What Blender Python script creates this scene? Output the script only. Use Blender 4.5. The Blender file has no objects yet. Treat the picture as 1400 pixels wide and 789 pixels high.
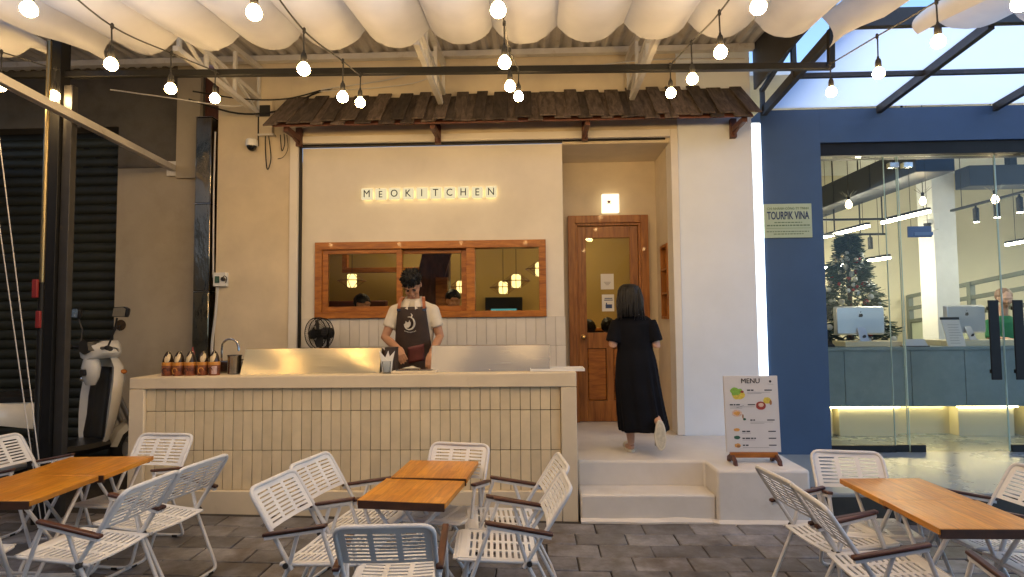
import bpy, bmesh, math, random
from mathutils import Vector, Matrix, noise as mnoise
R = math.radians
random.seed(7)
SC = bpy.context.scene
COL = SC.collection

# ------------------------------------------------------------------ camera
cam_d = bpy.data.cameras.new("camera"); cam = bpy.data.objects.new("camera", cam_d); COL.objects.link(cam)
cam_d.sensor_width = 36.0; cam_d.lens = 36.0 * 800 / 1400
cam_d.clip_start = 0.05; cam_d.clip_end = 2000
yaw, pitch, roll = R(2.0), math.atan(42.5 / 800), math.atan(-0.0095)
fw = Vector((-math.sin(yaw) * math.cos(pitch), math.cos(yaw) * math.cos(pitch), math.sin(pitch)))
rt = Vector((math.cos(yaw), math.sin(yaw), 0)); up = rt.cross(fw)
rt2 = rt * math.cos(roll) + up * math.sin(roll); up2 = -rt * math.sin(roll) + up * math.cos(roll)
mw = Matrix((rt2, up2, -fw)).transposed().to_4x4(); mw.translation = Vector((0, 0, 1.58))
cam.matrix_world = mw
SC.camera = cam

# ------------------------------------------------------------------ sky, sun, exposure
SUN_EL, SUN_AZ = 52.0, 245.0         # degrees; azimuth clockwise from +Y
w = bpy.data.worlds.new("World"); SC.world = w; w.use_nodes = True
nt = w.node_tree; bg = nt.nodes["Background"]
sky = nt.nodes.new("ShaderNodeTexSky"); sky.sky_type = 'NISHITA'; sky.sun_disc = False
sky.sun_elevation = R(SUN_EL); sky.sun_rotation = R(SUN_AZ); sky.air_density = 1.0; sky.dust_density = 0.3; sky.ozone_density = 5.0
nt.links.new(sky.outputs[0], bg.inputs[0]); bg.inputs[1].default_value = 0.15
sd = bpy.data.lights.new("sun", 'SUN'); so = bpy.data.objects.new("sun", sd); COL.objects.link(so)
sd.energy = 1.1; sd.angle = R(40); sd.color = (1.0, 0.985, 0.97)
sdir = Vector((math.sin(R(SUN_AZ)) * math.cos(R(SUN_EL)), math.cos(R(SUN_AZ)) * math.cos(R(SUN_EL)), math.sin(R(SUN_EL))))
so.rotation_euler = sdir.to_track_quat('Z', 'Y').to_euler()
so.location = (0, 0, 20)
vs = SC.view_settings; vs.view_transform = 'Standard'; vs.look = 'None'; vs.exposure = 1.52; vs.gamma = 1.0; vs.use_curve_mapping = False
BULB = 62.0            # radiance of a lit bulb

# ------------------------------------------------------------------ helpers
OFF = {}
class MB:
    """collects shapes that become ONE mesh"""
    def __init__(s): s.v = []; s.f = []; s.mi = []
    def add(s, vs_, fs_, mi=0):
        b = len(s.v); s.v += [Vector(p) for p in vs_]
        s.f += [[i + b for i in f] for f in fs_]; s.mi += [mi] * len(fs_); return s
    def box(s, x0, x1, y0, y1, z0, z1, mi=0):
        return s.add([(x0,y0,z0),(x1,y0,z0),(x1,y1,z0),(x0,y1,z0),(x0,y0,z1),(x1,y0,z1),(x1,y1,z1),(x0,y1,z1)],
                     [(3,2,1,0),(4,5,6,7),(0,1,5,4),(1,2,6,5),(2,3,7,6),(3,0,4,7)], mi)
    def hexa(s, p, mi=0):   # 8 points in box order
        return s.add(p, [(3,2,1,0),(4,5,6,7),(0,1,5,4),(1,2,6,5),(2,3,7,6),(3,0,4,7)], mi)
    def obox(s, c, size, M=None, mi=0):
        c = Vector(c); a, b, d = [q / 2 for q in size]
        pts = [Vector(p) for p in [(-a,-b,-d),(a,-b,-d),(a,b,-d),(-a,b,-d),(-a,-b,d),(a,-b,d),(a,b,d),(-a,b,d)]]
        if M is not None: pts = [M @ p for p in pts]
        return s.hexa([p + c for p in pts], mi)
    def tube(s, pts, r, n=8, closed=False, mi=0, caps=True):
        pts = [Vector(p) for p in pts]; k = len(pts)
        rr = r if isinstance(r, (list, tuple)) else [r] * k
        tan = []
        for i in range(k):
            a = pts[(i - 1) % k] if (closed or i > 0) else pts[i]
            b = pts[(i + 1) % k] if (closed or i < k - 1) else pts[i]
            t = (b - a); tan.append(t.normalized() if t.length > 1e-9 else Vector((0, 0, 1)))
        u = tan[0].orthogonal().normalized(); vs_ = []
        for i in range(k):
            u = (u - tan[i] * u.dot(tan[i]))
            u = u.normalized() if u.length > 1e-6 else tan[i].orthogonal().normalized()
            q = tan[i].cross(u)
            for j in range(n):
                a = 2 * math.pi * j / n
                vs_.append(pts[i] + (u * math.cos(a) + q * math.sin(a)) * rr[i])
        fs_ = []
        for i in range(k if closed else k - 1):
            i2 = (i + 1) % k
            for j in range(n):
                j2 = (j + 1) % n
                fs_.append((i*n+j, i*n+j2, i2*n+j2, i2*n+j))
        if caps and not closed:
            fs_.append(list(range(n))[::-1]); fs_.append([(k-1)*n+j for j in range(n)])
        return s.add(vs_, fs_, mi)
    def loft(s, rings, mi=0, caps=True, closed_ring=True):
        n = len(rings[0]); vs_ = [p for r in rings for p in r]; fs_ = []
        for i in range(len(rings) - 1):
            for j in range(n if closed_ring else n - 1):
                j2 = (j + 1) % n
                fs_.append((i*n+j, i*n+j2, (i+1)*n+j2, (i+1)*n+j))
        if caps and closed_ring:
            fs_.append(list(range(n))[::-1]); fs_.append([(len(rings)-1)*n+j for j in range(n)])
        return s.add(vs_, fs_, mi)
    def lathe(s, prof, c=(0,0,0), n=16, M=None, mi=0):
        c = Vector(c); rings = []
        for r, z in prof:
            ring = [Vector((r*math.cos(2*math.pi*j/n), r*math.sin(2*math.pi*j/n), z)) for j in range(n)]
            if M is not None: ring = [M @ p for p in ring]
            rings.append([p + c for p in ring])
        return s.loft(rings, mi)
    def ball(s, c, r, nu=12, nv=8, mi=0, M=None):
        if not isinstance(r, (list, tuple)): r = (r, r, r)
        c = Vector(c); vs_ = []; fs_ = []
        for i in range(1, nv):
            th = math.pi * i / nv
            for j in range(nu):
                ph = 2 * math.pi * j / nu
                p = Vector((r[0]*math.sin(th)*math.cos(ph), r[1]*math.sin(th)*math.sin(ph), r[2]*math.cos(th)))
                vs_.append((M @ p if M is not None else p) + c)
        t = Vector((0,0,r[2])); b = Vector((0,0,-r[2]))
        if M is not None: t = M @ t; b = M @ b
        vs_ += [t + c, b + c]; T = len(vs_) - 2
        for i in range(nv - 2):
            for j in range(nu):
                j2 = (j + 1) % nu
                fs_.append((i*nu+j, (i+1)*nu+j, (i+1)*nu+j2, i*nu+j2))
        for j in range(nu):
            j2 = (j + 1) % nu
            fs_.append((T, j, j2)); fs_.append((T + 1, (nv-2)*nu+j2, (nv-2)*nu+j))
        return s.add(vs_, fs_, mi)
    def prism(s, poly, fa, fb, mi=0):   # extrude a 2-D outline between two maps
        n = len(poly); vs_ = [fa(*p) for p in poly] + [fb(*p) for p in poly]
        fs_ = [list(range(n))[::-1], list(range(n, 2*n))] + [(j, (j+1) % n, n + (j+1) % n, n + j) for j in range(n)]
        return s.add(vs_, fs_, mi)
    def build(s, name, mats, parent=None, base=None, smooth=None, bevel=0, seg=2, local=False):
        me = bpy.data.meshes.new(name)
        off = Vector((0, 0, 0))
        if base is not None: off = Vector(base)
        elif parent is not None and not local: off = OFF[parent.name]
        me.from_pydata([tuple(p - off) for p in s.v], [], s.f)
        if not isinstance(mats, (list, tuple)): mats = [mats]
        for m in mats: me.materials.append(m)
        if len(mats) > 1: me.polygons.foreach_set('material_index', s.mi)
        bm = bmesh.new(); bm.from_mesh(me); bmesh.ops.recalc_face_normals(bm, faces=bm.faces); bm.to_mesh(me); bm.free()
        if smooth is not None or bevel:
            me.polygons.foreach_set('use_smooth', [True] * len(me.polygons))
            me.set_sharp_from_angle(angle=R(smooth if smooth is not None else 32))
        me.update()
        o = bpy.data.objects.new(name, me); COL.objects.link(o)
        if base is not None: o.location = base; OFF[o.name] = Vector(base)
        else: OFF[o.name] = off.copy()
        if parent is not None: o.parent = parent
        if bevel:
            b = o.modifiers.new('bevel', 'BEVEL'); b.width = bevel; b.segments = seg; b.limit_method = 'ANGLE'; b.angle_limit = R(40)
        return o

def tag(o, label=None, cat=None, group=None, kind=None):
    if label: o['label'] = label
    if cat: o['category'] = cat
    if group: o['group'] = group
    if kind: o['kind'] = kind
    return o
def thing(name, label, cat, loc=(0,0,0), rz=0, group=None):
    o = bpy.data.objects.new(name, None); COL.objects.link(o); o.empty_display_size = 0.1
    o.location = loc; o.rotation_euler = (0, 0, rz); OFF[o.name] = Vector(loc)
    return tag(o, label, cat, group)
def copy_tree(o, parent=None):
    c = o.copy(); COL.objects.link(c); OFF[c.name] = OFF.get(o.name, Vector()).copy()
    if parent is not None: c.parent = parent
    for ch in list(o.children): copy_tree(ch, c)
    return c
def inst(src, parent, loc, rot=None, scale=None):      # a piece sharing its mesh
    c = src.copy(); COL.objects.link(c); c.parent = parent
    c.location = Vector(loc); OFF[c.name] = Vector()
    if rot is not None: c.rotation_euler = rot
    if scale is not None: c.scale = scale
    return c
def box(name, x0, x1, y0, y1, z0, z1, m, parent=None, bevel=0, **k):
    return MB().box(x0, x1, y0, y1, z0, z1).build(name, m, parent, bevel=bevel, **k)

# ------------------------------------------------------------------ materials
def mk(name):
    m = bpy.data.materials.new(name); m.use_nodes = True
    n = m.node_tree.nodes; return m, n, m.node_tree.links, n['Principled BSDF']
def mat(name, col, rough=0.6, metal=0.0, nz=None, bump=None, vary=0.0, spec=0.5, col2=None, stretch=None, coat=0.0, dirt=None, rvar=0.0):
    """plain procedural surface: base colour, mottling (nz=(scale, amount)), fine relief, stains (dirt=(scale, lo, hi, colour))"""
    m, n, L, b = mk(name)
    b.inputs['Roughness'].default_value = rough; b.inputs['Metallic'].default_value = metal
    b.inputs['Specular IOR Level'].default_value = spec; b.inputs['Coat Weight'].default_value = coat
    tc = n.new('ShaderNodeTexCoord'); vec = tc.outputs['Object']
    if vary or stretch:
        mp = n.new('ShaderNodeMapping'); L.new(vec, mp.inputs[0]); vec = mp.outputs[0]
        if stretch: mp.inputs['Scale'].default_value = stretch
        if vary:
            oi = n.new('ShaderNodeObjectInfo'); mu = n.new('ShaderNodeMath'); mu.operation = 'MULTIPLY'; mu.inputs[1].default_value = 37.0
            L.new(oi.outputs['Random'], mu.inputs[0]); L.new(mu.outputs[0], mp.inputs['Location'])
    cur = None
    c1 = tuple(col) + (1,)
    b.inputs['Base Color'].default_value = c1
    if nz:
        t = n.new('ShaderNodeTexNoise'); t.inputs['Scale'].default_value = nz[0]; t.inputs['Detail'].default_value = 6; t.inputs['Roughness'].default_value = 0.6
        L.new(vec, t.inputs['Vector'])
        r = n.new('ShaderNodeValToRGB'); r.color_ramp.elements[0].position = 0.3; r.color_ramp.elements[1].position = 0.72
        a = nz[1]
        r.color_ramp.elements[0].color = tuple(c * (1 - a) for c in col) + (1,)
        r.color_ramp.elements[1].color = (tuple(col2) if col2 else tuple(min(1, c * (1 + a)) for c in col)) + (1,)
        L.new(t.outputs['Fac'], r.inputs[0]); cur = r.outputs[0]
        if rvar:
            mr = n.new('ShaderNodeMapRange'); mr.inputs[3].default_value = rough - rvar; mr.inputs[4].default_value = rough + rvar
            L.new(t.outputs['Fac'], mr.inputs[0]); L.new(mr.outputs[0], b.inputs['Roughness'])
    if dirt:
        t2 = n.new('ShaderNodeTexNoise'); t2.inputs['Scale'].default_value = dirt[0]; t2.inputs['Detail'].default_value = 8; t2.inputs['Roughness'].default_value = 0.7
        L.new(tc.outputs['Object'], t2.inputs['Vector'])
        r2 = n.new('ShaderNodeValToRGB'); r2.color_ramp.elements[0].position = dirt[1]; r2.color_ramp.elements[1].position = dirt[2]
        L.new(t2.outputs['Fac'], r2.inputs[0])
        mx = n.new('ShaderNodeMix'); mx.data_type = 'RGBA'
        L.new(r2.outputs[0], mx.inputs[0])
        if cur: L.new(cur, mx.inputs[6])
        else: mx.inputs[6].default_value = c1
        mx.inputs[7].default_value = tuple(dirt[3]) + (1,); cur = mx.outputs[2]
    if vary:
        hs = n.new('ShaderNodeHueSaturation')
        mr = n.new('ShaderNodeMapRange'); mr.inputs[3].default_value = 1 - vary; mr.inputs[4].default_value = 1 + vary
        L.new(oi.outputs['Random'], mr.inputs[0]); L.new(mr.outputs[0], hs.inputs['Value'])
        if cur: L.new(cur, hs.inputs['Color'])
        else: hs.inputs['Color'].default_value = c1
        cur = hs.outputs[0]
    if cur: L.new(cur, b.inputs['Base Color'])
    if bump:
        t3 = n.new('ShaderNodeTexNoise'); t3.inputs['Scale'].default_value = bump[0]; t3.inputs['Detail'].default_value = 5
        L.new(vec, t3.inputs['Vector'])
        bp = n.new('ShaderNodeBump'); bp.inputs['Strength'].default_value = bump[1]; bp.inputs['Distance'].default_value = bump[2] if len(bump) > 2 else 0.01
        L.new(t3.outputs['Fac'], bp.inputs['Height']); L.new(bp.outputs[0], b.inputs['Normal'])
    return m
def wood(name, c1, c2, scale=(6, 60, 60), rough=0.4, vary=0.12, coat=0.0, bump=0.15):
    m, n, L, b = mk(name)
    b.inputs['Roughness'].default_value = rough; b.inputs['Coat Weight'].default_value = coat
    tc = n.new('ShaderNodeTexCoord'); mp = n.new('ShaderNodeMapping'); mp.inputs['Scale'].default_value = scale
    oi = n.new('ShaderNodeObjectInfo'); mu = n.new('ShaderNodeMath'); mu.operation = 'MULTIPLY'; mu.inputs[1].default_value = 53.0
    L.new(oi.outputs['Random'], mu.inputs[0]); L.new(mu.outputs[0], mp.inputs['Location'])
    L.new(tc.outputs['Object'], mp.inputs[0])
    t = n.new('ShaderNodeTexNoise'); t.inputs['Scale'].default_value = 1.0; t.inputs['Detail'].default_value = 7; t.inputs['Roughness'].default_value = 0.62; t.inputs['Distortion'].default_value = 0.6
    L.new(mp.outputs[0], t.inputs['Vector'])
    r = n.new('ShaderNodeValToRGB'); r.color_ramp.elements[0].position = 0.32; r.color_ramp.elements[1].position = 0.68
    r.color_ramp.elements[0].color = tuple(c1) + (1,); r.color_ramp.elements[1].color = tuple(c2) + (1,)
    L.new(t.outputs['Fac'], r.inputs[0])
    hs = n.new('ShaderNodeHueSaturation'); mr = n.new('ShaderNodeMapRange'); mr.inputs[3].default_value = 1 - vary; mr.inputs[4].default_value = 1 + vary
    L.new(oi.outputs['Random'], mr.inputs[0]); L.new(mr.outputs[0], hs.inputs['Value']); L.new(r.outputs[0], hs.inputs['Color'])
    L.new(hs.outputs[0], b.inputs['Base Color'])
    bp = n.new('ShaderNodeBump'); bp.inputs['Strength'].default_value = bump; bp.inputs['Distance'].default_value = 0.004
    L.new(t.outputs['Fac'], bp.inputs['Height']); L.new(bp.outputs[0], b.inputs['Normal'])
    return m
def emit(name, col, strength):
    m, n, L, b = mk(name); n.remove(b)
    e = n.new('ShaderNodeEmission'); e.inputs[0].default_value = tuple(col) + (1,); e.inputs[1].default_value = strength
    L.new(e.outputs[0], n['Material Output'].inputs[0]); return m
def glass(name, tint=(0.96, 0.98, 0.97), rough=0.0, refl=0.9):
    m, n, L, b = mk(name); n.remove(b)
    t = n.new('ShaderNodeBsdfTransparent'); t.inputs[0].default_value = tuple(tint) + (1,)
    g = n.new('ShaderNodeBsdfGlossy'); g.inputs['Roughness'].default_value = rough; g.inputs[0].default_value = (refl, refl, refl, 1)
    f = n.new('ShaderNodeFresnel'); f.inputs[0].default_value = 1.22
    mx = n.new('ShaderNodeMixShader'); L.new(f.outputs[0], mx.inputs[0]); L.new(t.outputs[0], mx.inputs[1]); L.new(g.outputs[0], mx.inputs[2])
    L.new(mx.outputs[0], n['Material Output'].inputs[0]); return m
def translucent(name, col, k=0.5, rough=0.8, nz=None):
    m, n, L, b = mk(name)
    b.inputs['Roughness'].default_value = rough; b.inputs['Base Color'].default_value = tuple(col) + (1,); b.inputs['Specular IOR Level'].default_value = 0.2
    t = n.new('ShaderNodeBsdfTranslucent'); t.inputs[0].default_value = tuple(col) + (1,)
    if nz:
        tc = n.new('ShaderNodeTexCoord'); q = n.new('ShaderNodeTexNoise'); q.inputs['Scale'].default_value = nz[0]; q.inputs['Detail'].default_value = 5
        L.new(tc.outputs['Object'], q.inputs['Vector'])
        r = n.new('ShaderNodeValToRGB'); r.color_ramp.elements[0].color = tuple(c * (1 - nz[1]) for c in col) + (1,); r.color_ramp.elements[1].color = tuple(col) + (1,)
        r.color_ramp.elements[0].position = 0.3; r.color_ramp.elements[1].position = 0.65
        L.new(q.outputs['Fac'], r.inputs[0]); L.new(r.outputs[0], b.inputs['Base Color']); L.new(r.outputs[0], t.inputs[0])
    mx = n.new('ShaderNodeMixShader'); mx.inputs[0].default_value = k
    L.new(b.outputs[0], mx.inputs[1]); L.new(t.outputs[0], mx.inputs[2]); L.new(mx.outputs[0], n['Material Output'].inputs[0]); return m

M = {}
M['plaster'] = mat('cream_plaster', (0.62, 0.53, 0.385), 0.85, nz=(2.2, 0.11), bump=(60, 0.12, 0.004), dirt=(1.3, 0.60, 0.85, (0.47, 0.38, 0.25)))
M['plaster_old'] = mat('old_plaster', (0.38, 0.33, 0.25), 0.9, nz=(1.6, 0.12), bump=(40, 0.2, 0.005), dirt=(1.0, 0.52, 0.78, (0.28, 0.24, 0.18)))
M['concrete'] = mat('bare_concrete', (0.11, 0.10, 0.088), 0.9, nz=(1.2, 0.2), bump=(30, 0.3, 0.006), dirt=(1.5, 0.45, 0.75, (0.06, 0.05, 0.04)))
M['white'] = mat('white_plaster', (0.70, 0.66, 0.59), 0.8, nz=(1.7, 0.08), bump=(70, 0.1, 0.003), dirt=(2.1, 0.64, 0.9, (0.52, 0.48, 0.42)))
M['counter'] = mat('counter_plaster', (0.66, 0.56, 0.40), 0.75, nz=(3, 0.07), bump=(50, 0.12, 0.003), dirt=(2.2, 0.60, 0.85, (0.42, 0.34, 0.24)))
M['cool_lit_white'] = mat('white_paint_cool_lit', (0.71, 0.755, 0.80), 0.75, nz=(1.7, 0.05), bump=(70, 0.1, 0.003), dirt=(2.1, 0.66, 0.92, (0.50, 0.50, 0.50)))  # white column paint with the cool sky light mixed into its colour
M['steps'] = mat('steps_plaster', (0.64, 0.61, 0.565), 0.7, nz=(2.4, 0.08), bump=(45, 0.15, 0.004), dirt=(1.5, 0.56, 0.86, (0.46, 0.40, 0.32)))
M['tile'] = mat('cream_tile', (0.68, 0.56, 0.36), 0.34, nz=(5, 0.10), bump=(9, 0.06, 0.01), vary=0.08)
M['wtile'] = mat('white_tile', (0.66, 0.63, 0.58), 0.35, nz=(6, 0.05), vary=0.06)
M['grout'] = mat('grout', (0.22, 0.16, 0.09), 0.9, nz=(12, 0.2))
M['wgrout'] = mat('white_grout', (0.42, 0.39, 0.34), 0.9)
M['shingle'] = wood('weathered_shingle', (0.030, 0.021, 0.016), (0.12, 0.088, 0.07), (25, 6, 6), 0.85, 0.5, bump=0.6)
M['winwood'] = wood('window_wood', (0.22, 0.064, 0.007), (0.47, 0.17, 0.022), (5, 30, 30), 0.42, 0.1, 0.05)
M['doorwood'] = wood('door_wood', (0.20, 0.064, 0.010), (0.46, 0.18, 0.034), (26, 26, 2.5), 0.42, 0.12, 0.05)
M['arm'] = wood('armrest_wood', (0.035, 0.013, 0.009), (0.10, 0.036, 0.022), (40, 5, 40), 0.4, 0.2)
M['bracketwood'] = wood('bracket_wood', (0.06, 0.02, 0.012), (0.14, 0.05, 0.03), (20, 20, 6), 0.5)
M['chair'] = mat('white_chair_paint', (0.70, 0.70, 0.69), 0.34, nz=(7, 0.06), dirt=(9, 0.66, 0.85, (0.45, 0.42, 0.38)), vary=0.04)
M['tube'] = mat('white_tube_paint', (0.62, 0.62, 0.62), 0.35, nz=(12, 0.08), dirt=(14, 0.64, 0.8, (0.35, 0.31, 0.27)))
M['rubber'] = mat('black_rubber', (0.012, 0.012, 0.012), 0.8)
M['edge'] = mat('table_edge', (0.045, 0.016, 0.008), 0.5, nz=(20, 0.3))
M['black'] = mat('black_metal', (0.007, 0.007, 0.007), 0.5, nz=(9, 0.25), spec=.3)
M['darkmetal'] = mat('dark_grey_metal', (0.028, 0.027, 0.026), 0.45, nz=(5, 0.3), dirt=(8, 0.6, 0.8, (0.09, 0.07, 0.05)))
M['whitesteel'] = mat('white_painted_steel', (0.60, 0.58, 0.54), 0.5, nz=(6, 0.08), dirt=(5, 0.58, 0.8, (0.35, 0.29, 0.22)))
M['steel'] = mat('brushed_steel', (0.33, 0.32, 0.30), 0.26, 1.0, nz=(3, 0.06), stretch=(1, 1, 40), rvar=0.05)
M['warm_lit_steel'] = mat('steel_warm_reflection', (0.60, 0.49, 0.28), 0.20, 1.0, nz=(3, 0.08), stretch=(1, 1, 40), rvar=0.05)  # steel tinted gold to carry the warm reflections in its colour
M['chrome'] = mat('stainless', (0.62, 0.60, 0.57), 0.14, 1.0, bump=(7, 0.35, 0.02))
M['duct'] = mat('stainless_duct', (0.24, 0.21, 0.16), 0.14, 1.0, bump=(5, 0.6, 0.04), nz=(3, 0.4), stretch=(1, 1, 0.35))
M['shutter'] = mat('dark_green_shutter', (0.022, 0.025, 0.016), 0.55, nz=(3, 0.25), dirt=(2.5, 0.55, 0.8, (0.05, 0.045, 0.03)), vary=0.12)
M['blue'] = mat('navy_paint', (0.038, 0.082, 0.17), 0.55, nz=(2, 0.08), bump=(60, 0.06, 0.003))
M['glass'] = glass('clear_glass')
M['pane'] = glass('window_glass', (0.90, 0.90, 0.86))
M['glassedge'] = mat('glass_edge', (0.45, 0.62, 0.58), 0.2, nz=(5, 0.1))
M['fabric'] = translucent('canopy_fabric', (0.60, 0.60, 0.60), 0.30, nz=(2.4, 0.16))
M['poly'] = translucent('frosted_roof_sheet', (0.86, 0.90, 0.95), 0.92, 0.3)
M['asphalt'] = mat('asphalt', (0.055, 0.054, 0.053), 0.9, nz=(30, 0.3), bump=(90, 0.4, 0.01))
M['terrace'] = mat('polished_concrete', (0.22, 0.25, 0.26), 0.28, nz=(1.3, 0.14), dirt=(3, 0.55, 0.8, (0.16, 0.18, 0.19)), rvar=0.08)
M['riser'] = mat('dark_tile', (0.035, 0.035, 0.03), 0.4, nz=(8, 0.3))
M['roomwall'] = mat('olive_room_wall', (0.42, 0.30, 0.10), 0.8, nz=(2, 0.06))
M['roomfloor'] = mat('room_floor', (0.16, 0.11, 0.07), 0.5, nz=(4, 0.2))
M['officewall'] = mat('office_wall', (0.66, 0.60, 0.42), 0.8, nz=(1.5, 0.04))
M['teal'] = mat('teal_grey_laminate', (0.20, 0.265, 0.28), 0.4, nz=(4, 0.12), dirt=(7, 0.5, 0.8, (0.25, 0.31, 0.33)))
M['cableb'] = mat('black_cable', (0.012, 0.012, 0.012), 0.6)
M['cablew'] = mat('white_cable', (0.55, 0.53, 0.50), 0.6)
M['roofsheet'] = mat('galvanised_sheet', (0.52, 0.50, 0.47), 0.45, 0.2, nz=(2, 0.15), dirt=(3, 0.55, 0.8, (0.30, 0.25, 0.18)))
M['bulb'] = emit('lit_bulb', (1.0, 0.635, 0.265), BULB)
M['plastic_w'] = mat('white_plastic', (0.72, 0.72, 0.70), 0.4, nz=(9, 0.04))
M['hair'] = mat('black_hair', (0.004, 0.004, 0.005), 0.45, spec=.35, nz=(60, 0.4), bump=(140, 0.6, 0.006), stretch=(1, 1, 0.15))
M['skin'] = mat('skin', (0.42, 0.22, 0.13), 0.5, nz=(14, 0.08))
M['paper'] = mat('paper', (0.70, 0.69, 0.65), 0.8, nz=(5, 0.03))
M['ink'] = mat('dark_ink', (0.02, 0.022, 0.03), 0.7)

def paver_mat():
    m, n, L, b = mk('slate_paver')
    tc = n.new('ShaderNodeTexCoord'); geo = n.new('ShaderNodeNewGeometry'); oi = n.new('ShaderNodeObjectInfo')
    t = n.new('ShaderNodeTexNoise'); t.inputs['Scale'].default_value = 7; t.inputs['Detail'].default_value = 9; t.inputs['Roughness'].default_value = 0.7
    L.new(geo.outputs['Position'], t.inputs['Vector'])
    r = n.new('ShaderNodeValToRGB'); r.color_ramp.elements[0].position = 0.28; r.color_ramp.elements[1].position = 0.75
    r.color_ramp.elements[0].color = (0.070, 0.069, 0.074, 1); r.color_ramp.elements[1].color = (0.29, 0.285, 0.30, 1)
    L.new(t.outputs['Fac'], r.inputs[0])
    t2 = n.new('ShaderNodeTexNoise'); t2.inputs['Scale'].default_value = 1.1; t2.inputs['Detail'].default_value = 6; t2.inputs['Roughness'].default_value = 0.7
    L.new(geo.outputs['Position'], t2.inputs['Vector'])
    r2 = n.new('ShaderNodeValToRGB'); r2.color_ramp.elements[0].position = 0.47; r2.color_ramp.elements[1].position = 0.62
    L.new(t2.outputs['Fac'], r2.inputs[0])
    mx = n.new('ShaderNodeMix'); mx.data_type = 'RGBA'; L.new(r2.outputs[0], mx.inputs[0]); L.new(r.outputs[0], mx.inputs[6]); mx.inputs[7].default_value = (0.075, 0.058, 0.046, 1)
    hs = n.new('ShaderNodeHueSaturation'); mr = n.new('ShaderNodeMapRange'); mr.inputs[3].default_value = 0.62; mr.inputs[4].default_value = 1.38
    L.new(oi.outputs['Random'], mr.inputs[0]); L.new(mr.outputs[0], hs.inputs['Value']); L.new(mx.outputs[2], hs.inputs['Color'])
    L.new(hs.outputs[0], b.inputs['Base Color'])
    mr2 = n.new('ShaderNodeMapRange'); mr2.inputs[3].default_value = 0.30; mr2.inputs[4].default_value = 0.62; L.new(t.outputs['Fac'], mr2.inputs[0]); L.new(mr2.outputs[0], b.inputs['Roughness'])
    bp = n.new('ShaderNodeBump'); bp.inputs['Strength'].default_value = 0.5; bp.inputs['Distance'].default_value = 0.008
    L.new(t.outputs['Fac'], bp.inputs['Height']); L.new(bp.outputs[0], b.inputs['Normal'])
    return m
M['paver'] = paver_mat()
def tabletop_mat():
    m, n, L, b = mk('oiled_table_wood')
    b.inputs['Roughness'].default_value = 0.3
    tc = n.new('ShaderNodeTexCoord'); mp = n.new('ShaderNodeMapping'); oi = n.new('ShaderNodeObjectInfo')
    L.new(tc.outputs['Object'], mp.inputs[0]); mp.inputs['Rotation'].default_value = (0, 0, R(90))
    mu = n.new('ShaderNodeMath'); mu.operation = 'MULTIPLY'; mu.inputs[1].default_value = 11.3
    L.new(oi.outputs['Random'], mu.inputs[0]); L.new(mu.outputs[0], mp.inputs['Location'])
    br = n.new('ShaderNodeTexBrick'); br.inputs['Scale'].default_value = 1.0; br.inputs['Brick Width'].default_value = 0.26; br.inputs['Row Height'].default_value = 0.06
    br.inputs['Mortar Size'].default_value = 0.0006; br.inputs['Bias'].default_value = 0.0
    br.inputs['Color1'].default_value = (0.60, 0.255, 0.022, 1); br.inputs['Color2'].default_value = (0.48, 0.185, 0.015, 1); br.inputs['Mortar'].default_value = (0.20, 0.07, 0.012, 1)
    L.new(mp.outputs[0], br.inputs['Vector'])
    mp2 = n.new('ShaderNodeMapping'); mp2.inputs['Scale'].default_value = (60, 5, 60); L.new(tc.outputs['Object'], mp2.inputs[0])
    t = n.new('ShaderNodeTexNoise'); t.inputs['Scale'].default_value = 1; t.inputs['Detail'].default_value = 6; t.inputs['Distortion'].default_value = 0.8; L.new(mp2.outputs[0], t.inputs['Vector'])
    hs = n.new('ShaderNodeHueSaturation'); mr = n.new('ShaderNodeMapRange'); mr.inputs[1].default_value = 0.3; mr.inputs[2].default_value = 0.7; mr.inputs[3].default_value = 0.72; mr.inputs[4].default_value = 1.2
    L.new(t.outputs['Fac'], mr.inputs[0]); L.new(mr.outputs[0], hs.inputs['Value']); L.new(br.outputs['Color'], hs.inputs['Color'])
    L.new(hs.outputs[0], b.inputs['Base Color'])
    t2 = n.new('ShaderNodeTexNoise'); t2.inputs['Scale'].default_value = 9; t2.inputs['Detail'].default_value = 5; L.new(tc.outputs['Object'], t2.inputs['Vector'])
    mr2 = n.new('ShaderNodeMapRange'); mr2.inputs[3].default_value = 0.22; mr2.inputs[4].default_value = 0.45; L.new(t2.outputs['Fac'], mr2.inputs[0]); L.new(mr2.outputs[0], b.inputs['Roughness'])
    return m
M['table'] = tabletop_mat()

def text(s, size, loc, m, parent, name='lettering', extrude=0.001, rot=None, sx=1.0, align='CENTER', bold=0.0):
    cu = bpy.data.curves.new('txt', 'FONT'); cu.body = s; cu.size = size; cu.extrude = extrude; cu.align_x = align; cu.align_y = 'CENTER'; cu.offset = bold
    cu.resolution_u = 3
    ob = bpy.data.objects.new('txt', cu); COL.objects.link(ob)
    me = bpy.data.meshes.new_from_object(ob.evaluated_get(bpy.context.evaluated_depsgraph_get()))
    bpy.data.objects.remove(ob); bpy.data.curves.remove(cu)
    T = Matrix.Rotation(R(90), 4, 'X') if rot is None else rot
    me.transform(T @ Matrix.Diagonal((sx, 1, 1, 1)))
    me.transform(Matrix.Translation(Vector(loc) - OFF[parent.name]))
    me.materials.clear(); me.materials.append(m); me.name = name
    o = bpy.data.objects.new(name, me); COL.objects.link(o); o.parent = parent; OFF[o.name] = OFF[parent.name].copy()
    return o
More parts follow.
